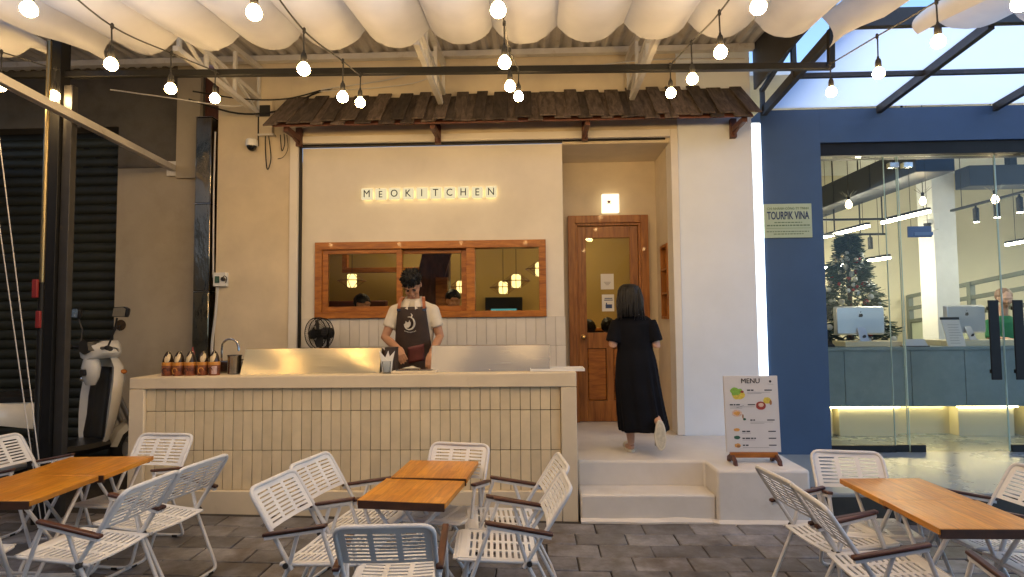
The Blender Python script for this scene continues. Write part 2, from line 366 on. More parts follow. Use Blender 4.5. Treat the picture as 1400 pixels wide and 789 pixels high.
def fuse(mb, name, m, parent, voxel=0.008, it=6, factor=0.5):
    """melt overlapping shapes into one continuous skin"""
    o = mb.build(name, m, parent)
    r = o.modifiers.new('r', 'REMESH'); r.mode = 'VOXEL'; r.voxel_size = voxel; r.use_smooth_shade = True
    s = o.modifiers.new('s', 'SMOOTH'); s.factor = factor; s.iterations = it
    me = bpy.data.meshes.new_from_object(o.evaluated_get(bpy.context.evaluated_depsgraph_get()))
    o.modifiers.clear(); old = o.data; o.data = me; bpy.data.meshes.remove(old); me.name = name
    me.polygons.foreach_set('use_smooth', [True] * len(me.polygons))
    if not me.materials: me.materials.append(m)
    return o

# ================================================================== ground
def gz(x): return 0.0 if x >= 0.4 else min(0.075, (0.4 - x) * 0.0185)
g = MB().add([(-400,-400,-0.06),(400,-400,-0.06),(400,400,-0.06),(-400,400,-0.06)], [(0,1,2,3)]).build('ground', M['asphalt'])
tag(g, 'dark asphalt ground around the terrace', 'ground', kind='structure')
M['joint'] = mat('sand_joint', (0.035, 0.030, 0.026), 0.95, nz=(40, 0.4), bump=(120, 0.4, 0.006))
xs = [-9, -5, -4, -3.4, -2.5, -1.5, -0.5, 0.4, 2.13, 6, 9]
pb = MB(); rings = [[Vector((x, -5, gz(x) - 0.011)) for x in xs], [Vector((x, 6.6 if x < 2 else 4.74, gz(x) - 0.011)) for x in xs]]
pb.loft(rings, closed_ring=False)
pav = tag(pb.build('pavement', M['joint']), 'slate paved terrace floor under the tables', 'pavement', kind='structure')
# pavers, each its own piece
pvs = []
for k in range(5):
    a, b, h = 0.352, 0.205, 0.05
    m_ = MB(); jr = lambda: random.uniform(-0.003, 0.003)
    m_.hexa([(-a/2,-b/2,-h),(a/2,-b/2,-h),(a/2,b/2,-h),(-a/2,b/2,-h)] + [(-a/2+jr(),-b/2+jr(),jr()*.4),(a/2+jr(),-b/2+jr(),jr()*.4),(a/2+jr(),b/2+jr(),jr()*.4),(-a/2+jr(),b/2+jr(),jr()*.4)])
    o = m_.build('paver', M['paver'], pav, local=True, bevel=0.005, seg=1); pvs.append(o)
n_p = 0
for r_ in range(11):
    yy = 4.52 - r_ * 0.2115
    for c_ in range(27):
        xx = -4.75 + c_ * 0.359 + (0.18 if r_ % 2 else 0.0) + 0.02 * math.sin(r_ * 2.1)
        if n_p >= 298: continue
        zz = gz(xx) + random.uniform(-0.0025, 0.0035)
        if n_p < 5: o = pvs[n_p]; o.location = (xx, yy, zz)
        else: o = inst(pvs[random.randrange(5)], pav, (xx, yy, zz))
        sl = 0.0185 if xx < 0.3 and xx > -3.6 else 0
        o.rotation_euler = (random.uniform(-.006, .006), sl + random.uniform(-.006, .006), random.uniform(-.008, .008)); n_p += 1

# entrance platform and steps
pl = [(0.36,4.97),(1.41,4.97),(1.41,4.65),(2.12,4.65),(2.12,6.02),(1.51,6.02),(1.51,6.96),(0.36,6.96)]
plat = MB().prism(pl, lambda x, y: (x, y, -0.03), lambda x, y: (x, y, 0.40)).build('entrance_platform', M['steps'], bevel=0.022, seg=3)
tag(plat, 'white plastered entrance platform with two steps', 'platform', kind='structure')
MB().box(0.36, 1.409, 4.69, 4.969, -0.03, 0.20).build('step', M['steps'], plat, bevel=0.016, seg=3)
f_ = MB(); N = 40; ringsA = []
for i in range(N + 1):
    x = 0.36 + 1.76 * i / N; d = 0.035 + 0.02 * mnoise.noise((x * 3, 1, 0)); yb = 4.688 if x < 1.41 else 4.648; h = 0.022 + 0.012 * mnoise.noise((x * 4, 5, 0))
    ringsA.append([Vector((x, yb + 0.01, -0.02)), Vector((x, yb - d, -0.02)), Vector((x, yb - d, 0.004)), Vector((x, yb - 0.006, h)), Vector((x, yb + 0.01, h))])
f_.loft(ringsA); f_.build('mortar_fillet', M['steps'], plat)
kf = tag(box('kitchen_floor', -3.2, 0.355, 5.30, 6.10, -0.03, 0.398, M['roomfloor']), 'raised floor behind the service counter', 'floor', kind='structure')

# office terrace
te = tag(box('terrace', 2.14, 12, 4.73, 13, -0.03, 0.20, M['terrace'], bevel=0.01), 'polished grey concrete terrace before the glass office', 'terrace', kind='structure')
for i in range(10):
    box('riser_tile', 2.16 + i * 0.6, 2.755 + i * 0.6, 4.715, 4.729, -0.02, 0.175, M['riser'], te)

# ================================================================== restaurant
rb = thing('restaurant_building', 'cream plastered restaurant front with recessed serving window and wooden door', 'building', (-0.6, 6.03, 0))
FZ = 4.45
box('wall', -3.33, -2.54, 6.03, 6.25, 0, FZ, M['plaster'], rb)
box('wall', -2.538, 1.518, 6.032, 6.25, 3.53, FZ, M['plaster'], rb)
box('wall', 1.52, 2.28, 6.03, 6.25, 0, FZ, M['cool_lit_white'], rb, bevel=0.006)
# white trim round the opening
tr = MB(); tr.box(-2.545, -2.46, 6.012, 6.14, 0.4, 3.535); tr.box(-2.459, 1.443, 6.012, 6.14, 3.458, 3.535); tr.box(1.444, 1.519, 6.012, 6.24, 0.402, 3.535)
tr.build('opening_trim', M['white'], rb, bevel=0.004)
sl = MB(); sl.box(-2.458, 0.332, 6.05, 6.118, 3.438, 3.456); sl.box(0.333, 1.40, 6.05, 6.068, 3.438, 3.456); sl.box(-2.459, -2.451, 6.05, 6.118, 0.41, 3.437)
sl.build('shutter_slot', M['black'], rb)
# window wall with its hole (X -2.29..0.14, Z 1.61..2.41)
WX0, WX1, WZ0, WZ1 = -2.29, 0.14, 1.612, 2.41
ww = MB(); ww.box(-2.450, 0.33, 6.12, 6.24, WZ1, 3.437); ww.box(-2.450, 0.33, 6.12, 6.24, 0.399, WZ0); ww.box(-2.450, WX0, 6.12, 6.24, WZ0, WZ1); ww.box(WX1, 0.33, 6.12, 6.24, WZ0, WZ1)
ww.build('window_wall', M['white'], rb)
box('recess_wall', 0.21, 0.33, 6.241, 6.80, 0.4, 3.424, M['white'], rb)
box('recess_ceiling', 0.331, 1.443, 6.07, 6.80, 3.41, 3.4565, M['plaster'], rb)
# door wall (hole X 0.42..1.34, Z 0.4..2.77)
dw = MB(); dw.box(0.21, 0.42, 6.801, 6.95, 0.399, 3.4235); dw.box(1.34, 1.60, 6.801, 6.95, 0.399, 3.4235); dw.box(0.42, 1.34, 6.801, 6.95, 2.77, 3.4235)
dw.build('door_wall', M['plaster'], rb)
# right reveal with niche (Y 6.25..6.55, Z 1.58..2.38)
NY0, NY1, NZ0, NZ1 = 6.26, 6.58, 1.57, 2.38
rv = MB(); rv.box(1.445, 1.60, 6.251, NY0, 0.401, 3.4235); rv.box(1.445, 1.60, NY1, 6.80, 0.401, 3.4235); rv.box(1.445, 1.60, NY0, NY1, 0.401, NZ0); rv.box(1.445, 1.60, NY0, NY1, NZ1, 3.4235)
rv.build('recess_wall', M['plaster'], rb)
nc = MB(); t_ = 0.03
nc.box(1.432, 1.62, NY0, NY0 + t_, NZ0, NZ1); nc.box(1.432, 1.62, NY1 - t_, NY1, NZ0, NZ1); nc.box(1.432, 1.62, NY0 + t_, NY1 - t_, NZ0, NZ0 + t_); nc.box(1.432, 1.62, NY0 + t_, NY1 - t_, NZ1 - t_, NZ1)
nc.box(1.605, 1.62, NY0 + t_, NY1 - t_, NZ0 + t_, NZ1 - t_)
nco = nc.build('wall_niche', M['doorwood'], rb)
for z in (1.84, 2.10): box('shelf', 1.436, 1.604, NY0 + t_, NY1 - t_, z, z + 0.022, M['doorwood'], nco)
# wainscot of white tiles
wc = box('wainscot', -2.442, 0.34, 6.112, 6.1195, 0.41, WZ0 - 0.004, M['wgrout'], rb)
tw = (0.34 + 2.442) / 27
tt = MB().box(0, tw - 0.004, -0.009, 0, 0, 0.296).build('tile', M['wtile'], wc, local=True, bevel=0.0015, seg=1)
first = True
for r_ in range(4):
    for c_ in range(27):
        p = Vector((-2.440 + c_ * tw, 6.113, 1.31 - r_ * 0.30)) - OFF[rb.name]
        if first: tt.location = p; first = False
        else: inst(tt, wc, p)
# serving window
wn = MB()
wn.box(WX0 - 0.004, WX1 + 0.004, 6.075, 6.225, WZ1 - 0.075, WZ1 + 0.004); wn.box(WX0 - 0.004, WX1 + 0.004, 6.075, 6.225, WZ0 - 0.004, WZ0 + 0.062)
wn.box(WX0 - 0.004, WX0 + 0.07, 6.077, 6.225, WZ0 + 0.062, WZ1 - 0.075); wn.box(WX1 - 0.07, WX1 + 0.004, 6.077, 6.225, WZ0 + 0.062, WZ1 - 0.075)
wn.box(-0.690, -0.600, 6.079, 6.225, WZ0 + 0.062, WZ1 - 0.075)
wo = wn.build('window', M['winwood'], rb, bevel=0.004)
for (a, b, y0) in ((WX0 + 0.071, -1.372, 6.10), (-1.437, -0.691, 6.155)):
    z0, z1 = WZ0 + 0.063, WZ1 - 0.076; s_ = MB(); q = 0.058
    s_.box(a, a + q, y0, y0 + 0.045, z0, z1); s_.box(b - q, b, y0, y0 + 0.045, z0, z1); s_.box(a + q, b - q, y0, y0 + 0.045, z0, z0 + q); s_.box(a + q, b - q, y0, y0 + 0.045, z1 - q * .75, z1)
    s_.build('sash', M['winwood'], wo, bevel=0.003)
    box('pane', a + q - .004, b - q + .004, y0 + 0.020, y0 + 0.025, z0 + q - .004, z1 - q * .75 + .004, M['pane'], wo)
box('pane', -0.604, WX1 - 0.066, 6.15, 6.155, WZ0 + 0.058, WZ1 - 0.071, M['pane'], wo)
# door
dr = MB(); y0 = 6.745
dr.box(0.418, 0.505, y0, 6.90, 0.40, 2.775); dr.box(1.255, 1.342, y0, 6.90, 0.40, 2.775); dr.box(0.505, 1.255, y0, 6.90, 2.688, 2.775)
dr.box(0.50, 0.530, y0 + .03, 6.90, 0.40, 2.69); dr.box(1.230, 1.26, y0 + .03, 6.90, 0.40, 2.69); dr.box(0.53, 1.23, y0 + .03, 6.90, 2.66, 2.69)
do = dr.build('door', M['doorwood'], rb, bevel=0.004)
lf = MB(); a, b = 0.532, 1.228; y1 = 6.80
lf.box(a, a + .095, y1, y1 + .05, 0.405, 2.655); lf.box(b - .095, b, y1, y1 + .05, 0.405, 2.655)
for (z0, z1) in ((2.52, 2.655), (1.24, 1.42), (0.405, 0.64)): lf.box(a + .095, b - .095, y1 + .002, y1 + .05, z0, z1)
lf.box(0.885 - .04, 0.885 + .04, y1 + .004, y1 + .048, .64, 1.24)
lf.build('leaf_frame', M['doorwood'], do, bevel=0.004)
for (p, q) in ((a + .10, .84), (.93, b - .10)):
    MB().box(p, q, y1 + .018, y1 + .04, .645, 1.235).build('panel', M['winwood'], do, bevel=0.012)
box('pane', a + .09, b - .09, y1 + .022, y1 + .028, 1.415, 2.525, M['pane'], do)
kn = MB().lathe([(.03, 0), (.03, .006), (.011, .01), (.011, .04), (.026, .048), (.03, .06), (.022, .074), (.0, .078)], (0.58, y1 - .0, 1.37), 14, Matrix.Rotation(R(90), 3, 'X'))
kn.build('door_knob', mat('brass', (.55, .36, .14), .25, 1.0), do, smooth=40)
nt_ = box('notice', .795, .945, y1 + .018, y1 + .0205, 1.92, 2.10, M['paper'], do)
nt2 = box('notice', .805, .945, y1 + .018, y1 + .0205, 1.665, 1.86, M['paper'], do)
M['inkblue'] = mat('blue_ink', (.03, .06, .16), .7); M['greyink'] = mat('grey_ink', (.25, .25, .25), .8)
pr = MB()
for (x0, x1, z) in ((.83, .91, 2.0), (.84, .90, 1.985), (.85, .89, 1.97)): pr.box(x0, x1, y1 + .0172, y1 + .0178, z, z + .006)
pr.build('print', M['greyink'], do)
MB().box(.845, .92, y1 + .0170, y1 + .0178, 1.70, 1.745).box(.85, .862, y1 + .0170, y1 + .0178, 1.745, 1.765).box(.83, .93, y1 + .0170, y1 + .0178, 1.79, 1.80).box(.835, .925, y1 + .0170, y1 + .0178, 1.81, 1.82).build('print', M['inkblue'], do)
# room behind
rm = MB()
box('room_wall', -3.33, 1.62, 9.20, 9.30, .3, 3.3, M['roomwall'], rb)
box('room_wall', -3.33, -3.25, 6.252, 9.199, .3, 3.3, M['roomwall'], rb)
box('room_wall', 1.605, 1.70, 6.952, 9.199, .3, 3.3, M['roomwall'], rb)
box('room_ceiling', -3.24, 1.60, 6.952, 9.199, 3.25, 3.32, M['roomwall'], rb); box('room_ceiling', -3.24, .208, 6.245, 6.951, 3.25, 3.32, M['roomwall'], rb)
box('room_floor', -3.24, 1.60, 6.962, 9.199, .28, .395, M['roomfloor'], rb); box('room_floor', -3.24, .208, 6.245, 6.961, .28, .395, M['roomfloor'], rb)

# wall lamp above door
wl = thing('wall_lamp', 'square glowing wall lamp with lotus mark above the wooden door', 'lamp', (0.91, 6.80, 2.79))
M['lampface'] = emit('lamp_face', (1.0, 0.80, 0.50), 0.7); M['signface'] = emit('sign_face', (1.0, 0.84, 0.50), 0.30); M['halo'] = emit('halo_led', (1.0, 0.66, 0.22), 2.4)
box('mount', .86, .96, 6.772, 6.80, 2.83, 2.99, M['plastic_w'], wl)
MB().box(.812, 1.008, 6.70, 6.772, 2.80, 3.015).build('diffuser', M['lampface'], wl, bevel=0.006)
lt = MB()
for a in (-50, 0, 50):
    c, s_ = math.cos(R(90 - a)), math.sin(R(90 - a)); lt.prism([(0, -.006), (.012, .004), (.0, .03), (-.012, .004)], lambda x, y, c=c, s_=s_: (.89 + (x * s_ + y * c) * 1.0, 6.697, 2.915 + (-x * c + y * s_)), lambda x, y, c=c, s_=s_: (.89 + (x * s_ + y * c), 6.699, 2.915 + (-x * c + y * s_)))
lt.box(.865, .915, 6.697, 6.699, 2.902, 2.907)
lt.build('emblem', mat('red_print', (.35, .03, .02), .7), wl)

# letter sign
sg = thing('letter_sign', 'row of ten glowing letter blocks spelling the restaurant name', 'sign', (-1.08, 6.12, 2.86))
for i, ch in enumerate("MÈOKITCHEN"):
    x0 = -1.795 + i * 0.1462; jz = random.uniform(-.002, .002)
    bo = MB().box(x0, x0 + .115, 6.062, 6.098, 2.862 + jz, 2.978 + jz).build('letter_block', M['signface'], sg, bevel=0.003)
    MB().box(x0 + .012, x0 + .103, 6.099, 6.112, 2.872, 2.968).build('back_light', M['halo'], bo)
    text('E' if ch == 'È' else ch, .108 if ch != 'È' else .098, (x0 + .0575, 6.0590, 2.918 + jz - (.006 if ch == 'È' else 0)), M['ink'], bo, 'letter', sx=.92, extrude=.002)
    if ch == 'È': MB().hexa([(x0 + .048, 6.057, 2.966), (x0 + .054, 6.057, 2.968), (x0 + .054, 6.0605, 2.968), (x0 + .048, 6.0605, 2.966), (x0 + .040, 6.057, 2.976), (x0 + .048, 6.057, 2.978), (x0 + .048, 6.0605, 2.978), (x0 + .040, 6.0605, 2.976)]).build('accent', M['ink'], bo)

# ------------------------------------------------------------------ shingle awning
aw = thing('shingle_awning', 'narrow awning of dark weathered wooden shingles above the restaurant opening', 'awning', (-0.2, 6.03, 3.5))
x = -2.57; i = 0
A0, A1 = -2.55, 2.17
while x < A1 - 0.03:
    wd = random.uniform(.085, .135); up_ = i % 2
    zf = 3.50 + random.uniform(-.015, .012) + .030 * up_; yf = 5.56 + random.uniform(-.02, .02); zb = 3.93 + random.uniform(-.012, .014) + .030 * up_
    sk = random.uniform(-.012, .012) + (-.06 * max(0, -(x + 2.1)) / .5) + (.05 * max(0, (x - 1.8)) / .4)
    x1 = x + wd + .028
    th = .016
    nrm = Vector((0, -(zb - zf), 6.02 - yf)).normalized()
    P = [Vector((x + sk, yf, zf)), Vector((x1 + sk, yf + random.uniform(-.01, .01), zf + random.uniform(-.006, .006))), Vector((x1, 6.02, zb)), Vector((x, 6.02, zb))]
    MB().hexa([p for p in P] + [p + nrm * th for p in P]).build('shingle', M['shingle'], aw, bevel=.003, seg=1)
    x += wd; i += 1
ub = MB().hexa([(A0, 5.60, 3.50), (A1 - .03, 5.60, 3.50), (A1 - .03, 6.028, 3.88), (A0, 6.028, 3.88), (A0, 5.60, 3.515), (A1 - .03, 5.60, 3.515), (A1 - .03, 6.028, 3.91), (A0, 6.028, 3.91)])
ub.build('under_board', M['bracketwood'], aw)
for bx_ in (-2.44, -.97, .56, 2.08):
    b = MB(); b.box(bx_ - .03, bx_ + .03, 5.97, 6.029, 3.42, 3.62); b.box(bx_ - .025, bx_ + .025, 5.66, 5.968, 3.475, 3.53)
    b.tube([(bx_, 5.72, 3.50), (bx_, 5.99, 3.44)], .014, 6); b.build('bracket', M['bracketwood'], aw, bevel=.004)

# ------------------------------------------------------------------ roof sheet, trusses
rs = thing('corrugated_roof', 'corrugated metal roof sheet over the restaurant wall', 'roof', (-2, 6, 4.4))
c_ = MB(); ra = []; rb_ = []
nx = 560
for i in range(nx + 1):
    x = -9 + 11.35 * i / nx; ph = (x / 0.125) % 1.0
    h = 0.0 if ph < .45 else (.028 if .55 < ph < .9 else .014)
    ra.append(Vector((x, 3.6, 4.24 + h))); rb_.append(Vector((x, 6.2, 4.40 + h)))
c_.loft([ra, rb_], closed_ring=False); c_.build('sheet', M['roofsheet'], rs)
MB().box(-8, 2.3, 5.93, 6.0, 4.325, 4.385).build('purlin', M['whitesteel'], rs)
MB().box(-8, 2.3, 4.72, 4.78, 4.24, 4.30).build('purlin', M['whitesteel'], rs)
def truss(x, lab):
    t = thing('roof_truss', lab, 'truss', (x, 6.03, 3.75), group='white steel roof trusses')
    A = lambda y, z: Vector((x, y, z))
    lo = lambda y: 3.78 + (6.03 - y) * .02; hi = lambda y: 3.95 + (6.03 - y) * .03; tp = lambda y: 4.19 + (y - 4.5) * .06
    def bar(name, p, q, s=.045):
        d = (q - p); L_ = d.length; Mx = d.to_track_quat('Y', 'Z').to_matrix()
        MB().obox((p + q) / 2, (s, L_, s), Mx).build(name, M['whitesteel'], t)
    bar('chord', A(6.03, lo(6.03)), A(4.55, lo(4.55))); bar('chord', A(6.03, hi(6.03)), A(4.55, hi(4.55)), .04); bar('chord', A(6.03, tp(6.03)), A(4.55, tp(4.55)), .05)
    ys = [6.0, 5.5, 5.0, 4.6]
    for y in ys: bar('strut', A(y, lo(y)), A(y, tp(y)), .03)
    for y, y2 in zip(ys[:-1], ys[1:]): bar('strut', A(y, lo(y)), A(y2, hi(y2)), .025)
truss(-2.88, 'white steel truss between the cable box and the stainless duct')
truss(-.91, 'white steel truss over the glowing letter sign'); truss(1.02, 'white steel truss above the wooden door')

# ------------------------------------------------------------------ neighbour on the left
nb = thing('neighbour_building', 'old grey plastered wall around a dark green roller shutter', 'building', (-4.5, 6.2, 0))
box('wall', -4.54, -3.585, 6.20, 6.45, 0, 3.75, M['plaster_old'], nb)
box('wall', -9.0, -3.585, 6.20, 6.45, 3.751, FZ, M['concrete'], nb)
box('pilaster', -3.86, -3.60, 6.15, 6.199, 3.15, FZ, M['plaster_old'], nb)
box('wall_patch', -4.53, -3.87, 6.185, 6.199, 3.28, 3.75, M['concrete'], nb)
box('back_panel', -3.584, -3.331, 6.22, 6.30, 0, FZ, M['bracketwood'], nb)
sh = box('roller_shutter', -9.0, -4.541, 6.40, 6.43, 0, 3.75, M['black'], nb)
st = MB(); prof = [(0, 0), (-.012, .012), (-.020, .035), (-.020, .075), (-.010, .096), (0, .104)]
st.loft([[Vector((-9.0, 6.395 + a, b)) for a, b in prof], [Vector((-4.545, 6.395 + a, b)) for a, b in prof]])
s0 = st.build('slat', M['shutter'], sh, smooth=50)
for i in range(1, 34): inst(s0, sh, (0, 0, i * .1085))
for r_ in range(3):
    for c_ in range(9):
        x = -7.1 + c_ * .29 + (.14 if r_ % 2 else 0); z = 3.29 + r_ * .1085
        box('vent_slot', x, x + .06, 6.371, 6.3745, z + .05, z + .062, M['black'], sh)
du = thing('stainless_duct', 'tall wrinkled stainless steel duct beside the old plaster wall', 'duct', (-3.47, 6.08, 0))
for i in range(4):
    MB().box(-3.555, -3.385, 6.0, 6.16, .05 + i * .93, .972 + i * .93).build('duct_section', M['duct'], du, bevel=.008)
    MB().box(-3.562, -3.378, 5.993, 6.165, .974 + i * .93, .978 + i * .93).build('joint_band', M['chrome'], du)

# ------------------------------------------------------------------ bright gap strip and office front
ls = thing('glow_strip', 'tall cold white glowing strip in the gap between white column and navy wall', 'light', (2.32, 6.05, .4))
box('strip_back', 2.283, 2.378, 6.06, 6.12, .2, 3.60, M['plastic_w'], ls)
M['cold'] = emit('cold_glow', (.80, .90, 1.0), 1.6)
box('gap_glow', 2.29, 2.372, 6.035, 6.058, .4, 3.58, M['cold'], ls)  # emissive strip put into the gap that shows bright
ob = thing('office_building', 'navy painted office front with tall glass doors', 'building', (5, 6.05, 0.2))
box('wall', 2.38, 2.98, 6.05, 6.30, .2, 3.72, M['blue'], ob)
box('wall', 2.981, 12.0, 6.05, 6.30, 3.37, 3.72, M['blue'], ob)
box('lintel', 2.981, 12.0, 6.08, 6.29, 3.24, 3.369, M['black'], ob)
OW = M['officewall']
box('room_wall', 2.30, 12.0, 11.0, 11.1, .2, 4.3, OW, ob)
box('room_wall', 2.30, 2.379, 6.31, 10.99, .2, 4.3, OW, ob)
box('room_wall', 11.9, 12.0, 6.31, 10.99, .2, 4.3, OW, ob)
box('ceiling', 2.38, 11.89, 6.31, 10.99, 4.2, 4.3, M['plastic_w'], ob)
box('column', 6.0, 6.33, 8.9, 9.25, .2, 4.19, M['plastic_w'], ob)
# glass: fixed panels and doors
def pane(x0, x1, z0=.21, z1=3.235, y=6.14, rail=True, nm='glass_panel'):
    p = box(nm, x0, x1, y, y + .012, z0, z1, M['glass'], ob)
    box('edge', x0 - .004, x0, y - .001, y + .013, z0, z1, M['glassedge'], p); box('edge', x1, x1 + .004, y - .001, y + .013, z0, z1, M['glassedge'], p)
    if rail: box('rail', x0, x1, y - .012, y + .024, .202, .272, M['black'], p)
    return p
pane(2.99, 3.66)
pane(3.675, 3.80, y=6.16)
d1 = pane(3.815, 4.79, y=6.15, rail=False, nm='glass_door'); d2 = pane(4.80, 5.78, y=6.15, rail=False, nm='glass_door')
for d, xs_ in ((d1, ((3.815, 3.96),)), (d2, ((4.66 + .15, 5.78),))):
    for (p, q) in xs_: box('rail', p, q, 6.138, 6.174, .202, .272, M['black'], d)
MB().box(4.60, 4.70, 6.075, 6.09, .93, 1.73).box(4.63, 4.67, 6.091, 6.149, .99, 1.03).box(4.63, 4.67, 6.091, 6.149, 1.63, 1.67).build('pull_handle', M['black'], d1, bevel=.004)
MB().box(4.84, 4.94, 6.075, 6.09, .93, 1.73).box(4.87, 4.91, 6.091, 6.149, .99, 1.03).box(4.87, 4.91, 6.091, 6.149, 1.63, 1.67).build('pull_handle', M['black'], d2, bevel=.004)
pane(5.79, 7.2); pane(7.21, 9.0); pane(9.01, 11.0)
for x in (3.72, 3.86): box('patch_fitting', x, x + .09, 6.125, 6.185, 3.12, 3.17, M['chrome'], ob)

# frosted roof over the office terrace
gr = thing('frosted_glass_roof', 'frosted roof panels on dark steel rafters before the office', 'roof', (5, 6, 3.73))
def gzr(y): return 3.735 + (6.05 - y) * .09
xr = [2.42 + i * 1.165 for i in range(6)]
for i in range(5):
    for (ya, yb) in ((6.04, 5.33), (5.32, 4.58)):
        MB().hexa([(xr[i] + .03, yb, gzr(yb)), (xr[i+1] - .03, yb, gzr(yb)), (xr[i+1] - .03, ya, gzr(ya)), (xr[i] + .03, ya, gzr(ya)), (xr[i] + .03, yb, gzr(yb) + .012), (xr[i+1] - .03, yb, gzr(yb) + .012), (xr[i+1] - .03, ya, gzr(ya) + .012), (xr[i] + .03, ya, gzr(ya) + .012)]).build('roof_panel', M['poly'], gr)
for i, xx in enumerate(xr):
    MB().hexa([(xx - .025, 4.56, gzr(4.56) - .07), (xx + .025, 4.56, gzr(4.56) - .07), (xx + .025, 6.05, gzr(6.05) - .07), (xx - .025, 6.05, gzr(6.05) - .07), (xx - .025, 4.56, gzr(4.56) + .02), (xx + .025, 4.56, gzr(4.56) + .02), (xx + .025, 6.05, gzr(6.05) + .02), (xx - .025, 6.05, gzr(6.05) + .02)]).build('rafter', M['darkmetal'], gr)
box('cross_beam', 2.42, 8.3, 5.305, 5.345, gzr(5.32) - .045, gzr(5.32) - .004, M['darkmetal'], gr)
box('front_beam', 2.38, 8.3, 4.50, 4.56, gzr(4.55) - .05, gzr(4.55) + .09, M['darkmetal'], gr)
# gable end beside the restaurant roof
ge = MB(); Q = lambda p, q: ge.obox((Vector(p) + Vector(q)) / 2, (.04, (Vector(q) - Vector(p)).length, .04), (Vector(q) - Vector(p)).to_track_quat('Y', 'Z').to_matrix())
Q((2.40, 6.05, 3.92), (2.40, 4.55, 4.25)); Q((2.40, 5.3, 3.75), (2.40, 5.3, 4.1)); Q((2.40, 4.6, 3.8), (2.40, 4.6, 4.25)); Q((2.40, 6.03, 3.70), (2.40, 6.03, 3.95))
ge.build('gable_truss', M['darkmetal'], gr)
MB().prism([(4.6, 3.99), (6.02, 3.93), (6.02, 4.42), (4.6, 4.26)], lambda y, z: (2.31, y, z), lambda y, z: (2.335, y, z)).build('gable_panel', M['darkmetal'], gr)

# ------------------------------------------------------------------ fabric canopy bays
def zc(y): return 3.84 - (4.4 - y) * .105
def canopy(x0, n, pitch, label, flapL, flapR, yfar=4.4, sag=.125, seed=0):
    t = thing('fabric_canopy', label, 'canopy', (x0, 4.4, 3.7), group='white wave canopies')
    b = MB(); rings_ = []; ny = 34; per = 12
    for j in range(ny + 1):
        y = yfar - (yfar + 4.6) * j / ny; row = []
        for i in range(n * per + 1):
            u = (i % per) / per; k = i // per
            sg_ = sag * (1 + .18 * mnoise.noise((k * 3.1 + seed, y * .35, 2)))
            x_ = x0 + i * pitch / per + .03 * mnoise.noise((k * 2.7, y * .5, seed + 9))
            z = zc(y) - sg_ * (1 - (2 * u - 1) ** 2) ** .85 + .010 * mnoise.noise((x_ * 5, y * 2.2, seed)) + .012 * mnoise.noise((x_ * 16, y * 1.3 + x_, seed + 4)) * (.4 + abs(2 * u - 1))
            yy = y + (.03 * math.sin(math.pi * u) if j == 0 else 0)
            row.append(Vector((x_, yy, z)))
        rings_.append(row)
    b.loft(rings_, closed_ring=False); b.build('fabric', M['fabric'], t, smooth=60)
    for k in range(0, n + 1):
        MB().tube([(x0 + k * pitch, yfar, zc(yfar) + .012), (x0 + k * pitch, -4.6, zc(-4.6) + .012)], .006, 5).build('guide_wire', M['cablew'], t)
    for fl, xx, sgn in ((flapL, x0, -1), (flapR, x0 + n * pitch, 1)):
        if not fl: continue
        f = MB(); rings_ = []
        for j in range(41):
            y = yfar - (yfar + 4.6) * j / 40; row = []
            for i in range(9):
                s_ = i / 8; drop = fl * (1 - .22 * abs(math.sin(y * 2.6)) ** 1.5)
                row.append(Vector((xx + sgn * (.02 + .10 * math.sin(s_ * 2.6) + .015 * math.sin(y * 5 + s_ * 3)), y, zc(y) + .01 - drop * s_)))
            rings_.append(row)
        f.loft(rings_, closed_ring=False); f.build('end_flap', M['fabric'], t, smooth=60)
    return t
canopy(-3.255, 11, .495, 'wide white fabric canopy in hanging waves above the counter', .26, .30)
canopy(2.95, 4, .62, 'white fabric canopy bay under the frosted roof edge', .22, 0, 4.35, .14, 5)
canopy(-6.9, 6, .5, 'white fabric canopy bay above the scooter and roller shutter', 0, .16, 4.4, .13, 9)

# steel frame that carries the canopy
sf = thing('canopy_frame', 'black steel post with a long pipe beam carrying the string lights', 'frame', (-3.71, 4.5, gz(-3.7)))
MB().box(-3.85, -3.757, 4.46, 4.56, gz(-3.7) - .02, 3.98).build('post', M['black'], sf, bevel=.004)
MB().box(-3.752, -3.68, 4.49, 4.55, gz(-3.6) - .02, 3.5).build('post', M['darkmetal'], sf, bevel=.003)  # lighter box stands for the lit right side of the black post
def beam(p, q, s, nm, m, par):
    p, q = Vector(p), Vector(q); return MB().obox((p + q) / 2, (s, (q - p).length, s), (q - p).to_track_quat('Y', 'Z').to_matrix()).build(nm, m, par, bevel=.003)
beam((-3.757, 4.52, 3.596), (2.34, 4.52, 3.515), .05, 'beam', M['black'], sf)
beam((2.33, 4.52, 3.50), (2.33, 4.50, 3.80), .045, 'hanger', M['black'], sf)
beam((-6.5, 4.52, 3.62), (-3.85, 4.52, 3.60), .045, 'beam', M['black'], sf)
br = thing('awning_brace', 'slanted grey steel tube running from the old wall towards the street', 'brace', (-3.9, 6.17, 3.26))
beam((-3.905, 6.20, 3.262), (-3.25, 2.5, 3.135), .062, 'tube', M['roofsheet'], br)
MB().box(-3.97, -3.84, 6.165, 6.199, 3.18, 3.34).build('wall_plate', M['whitesteel'], br)
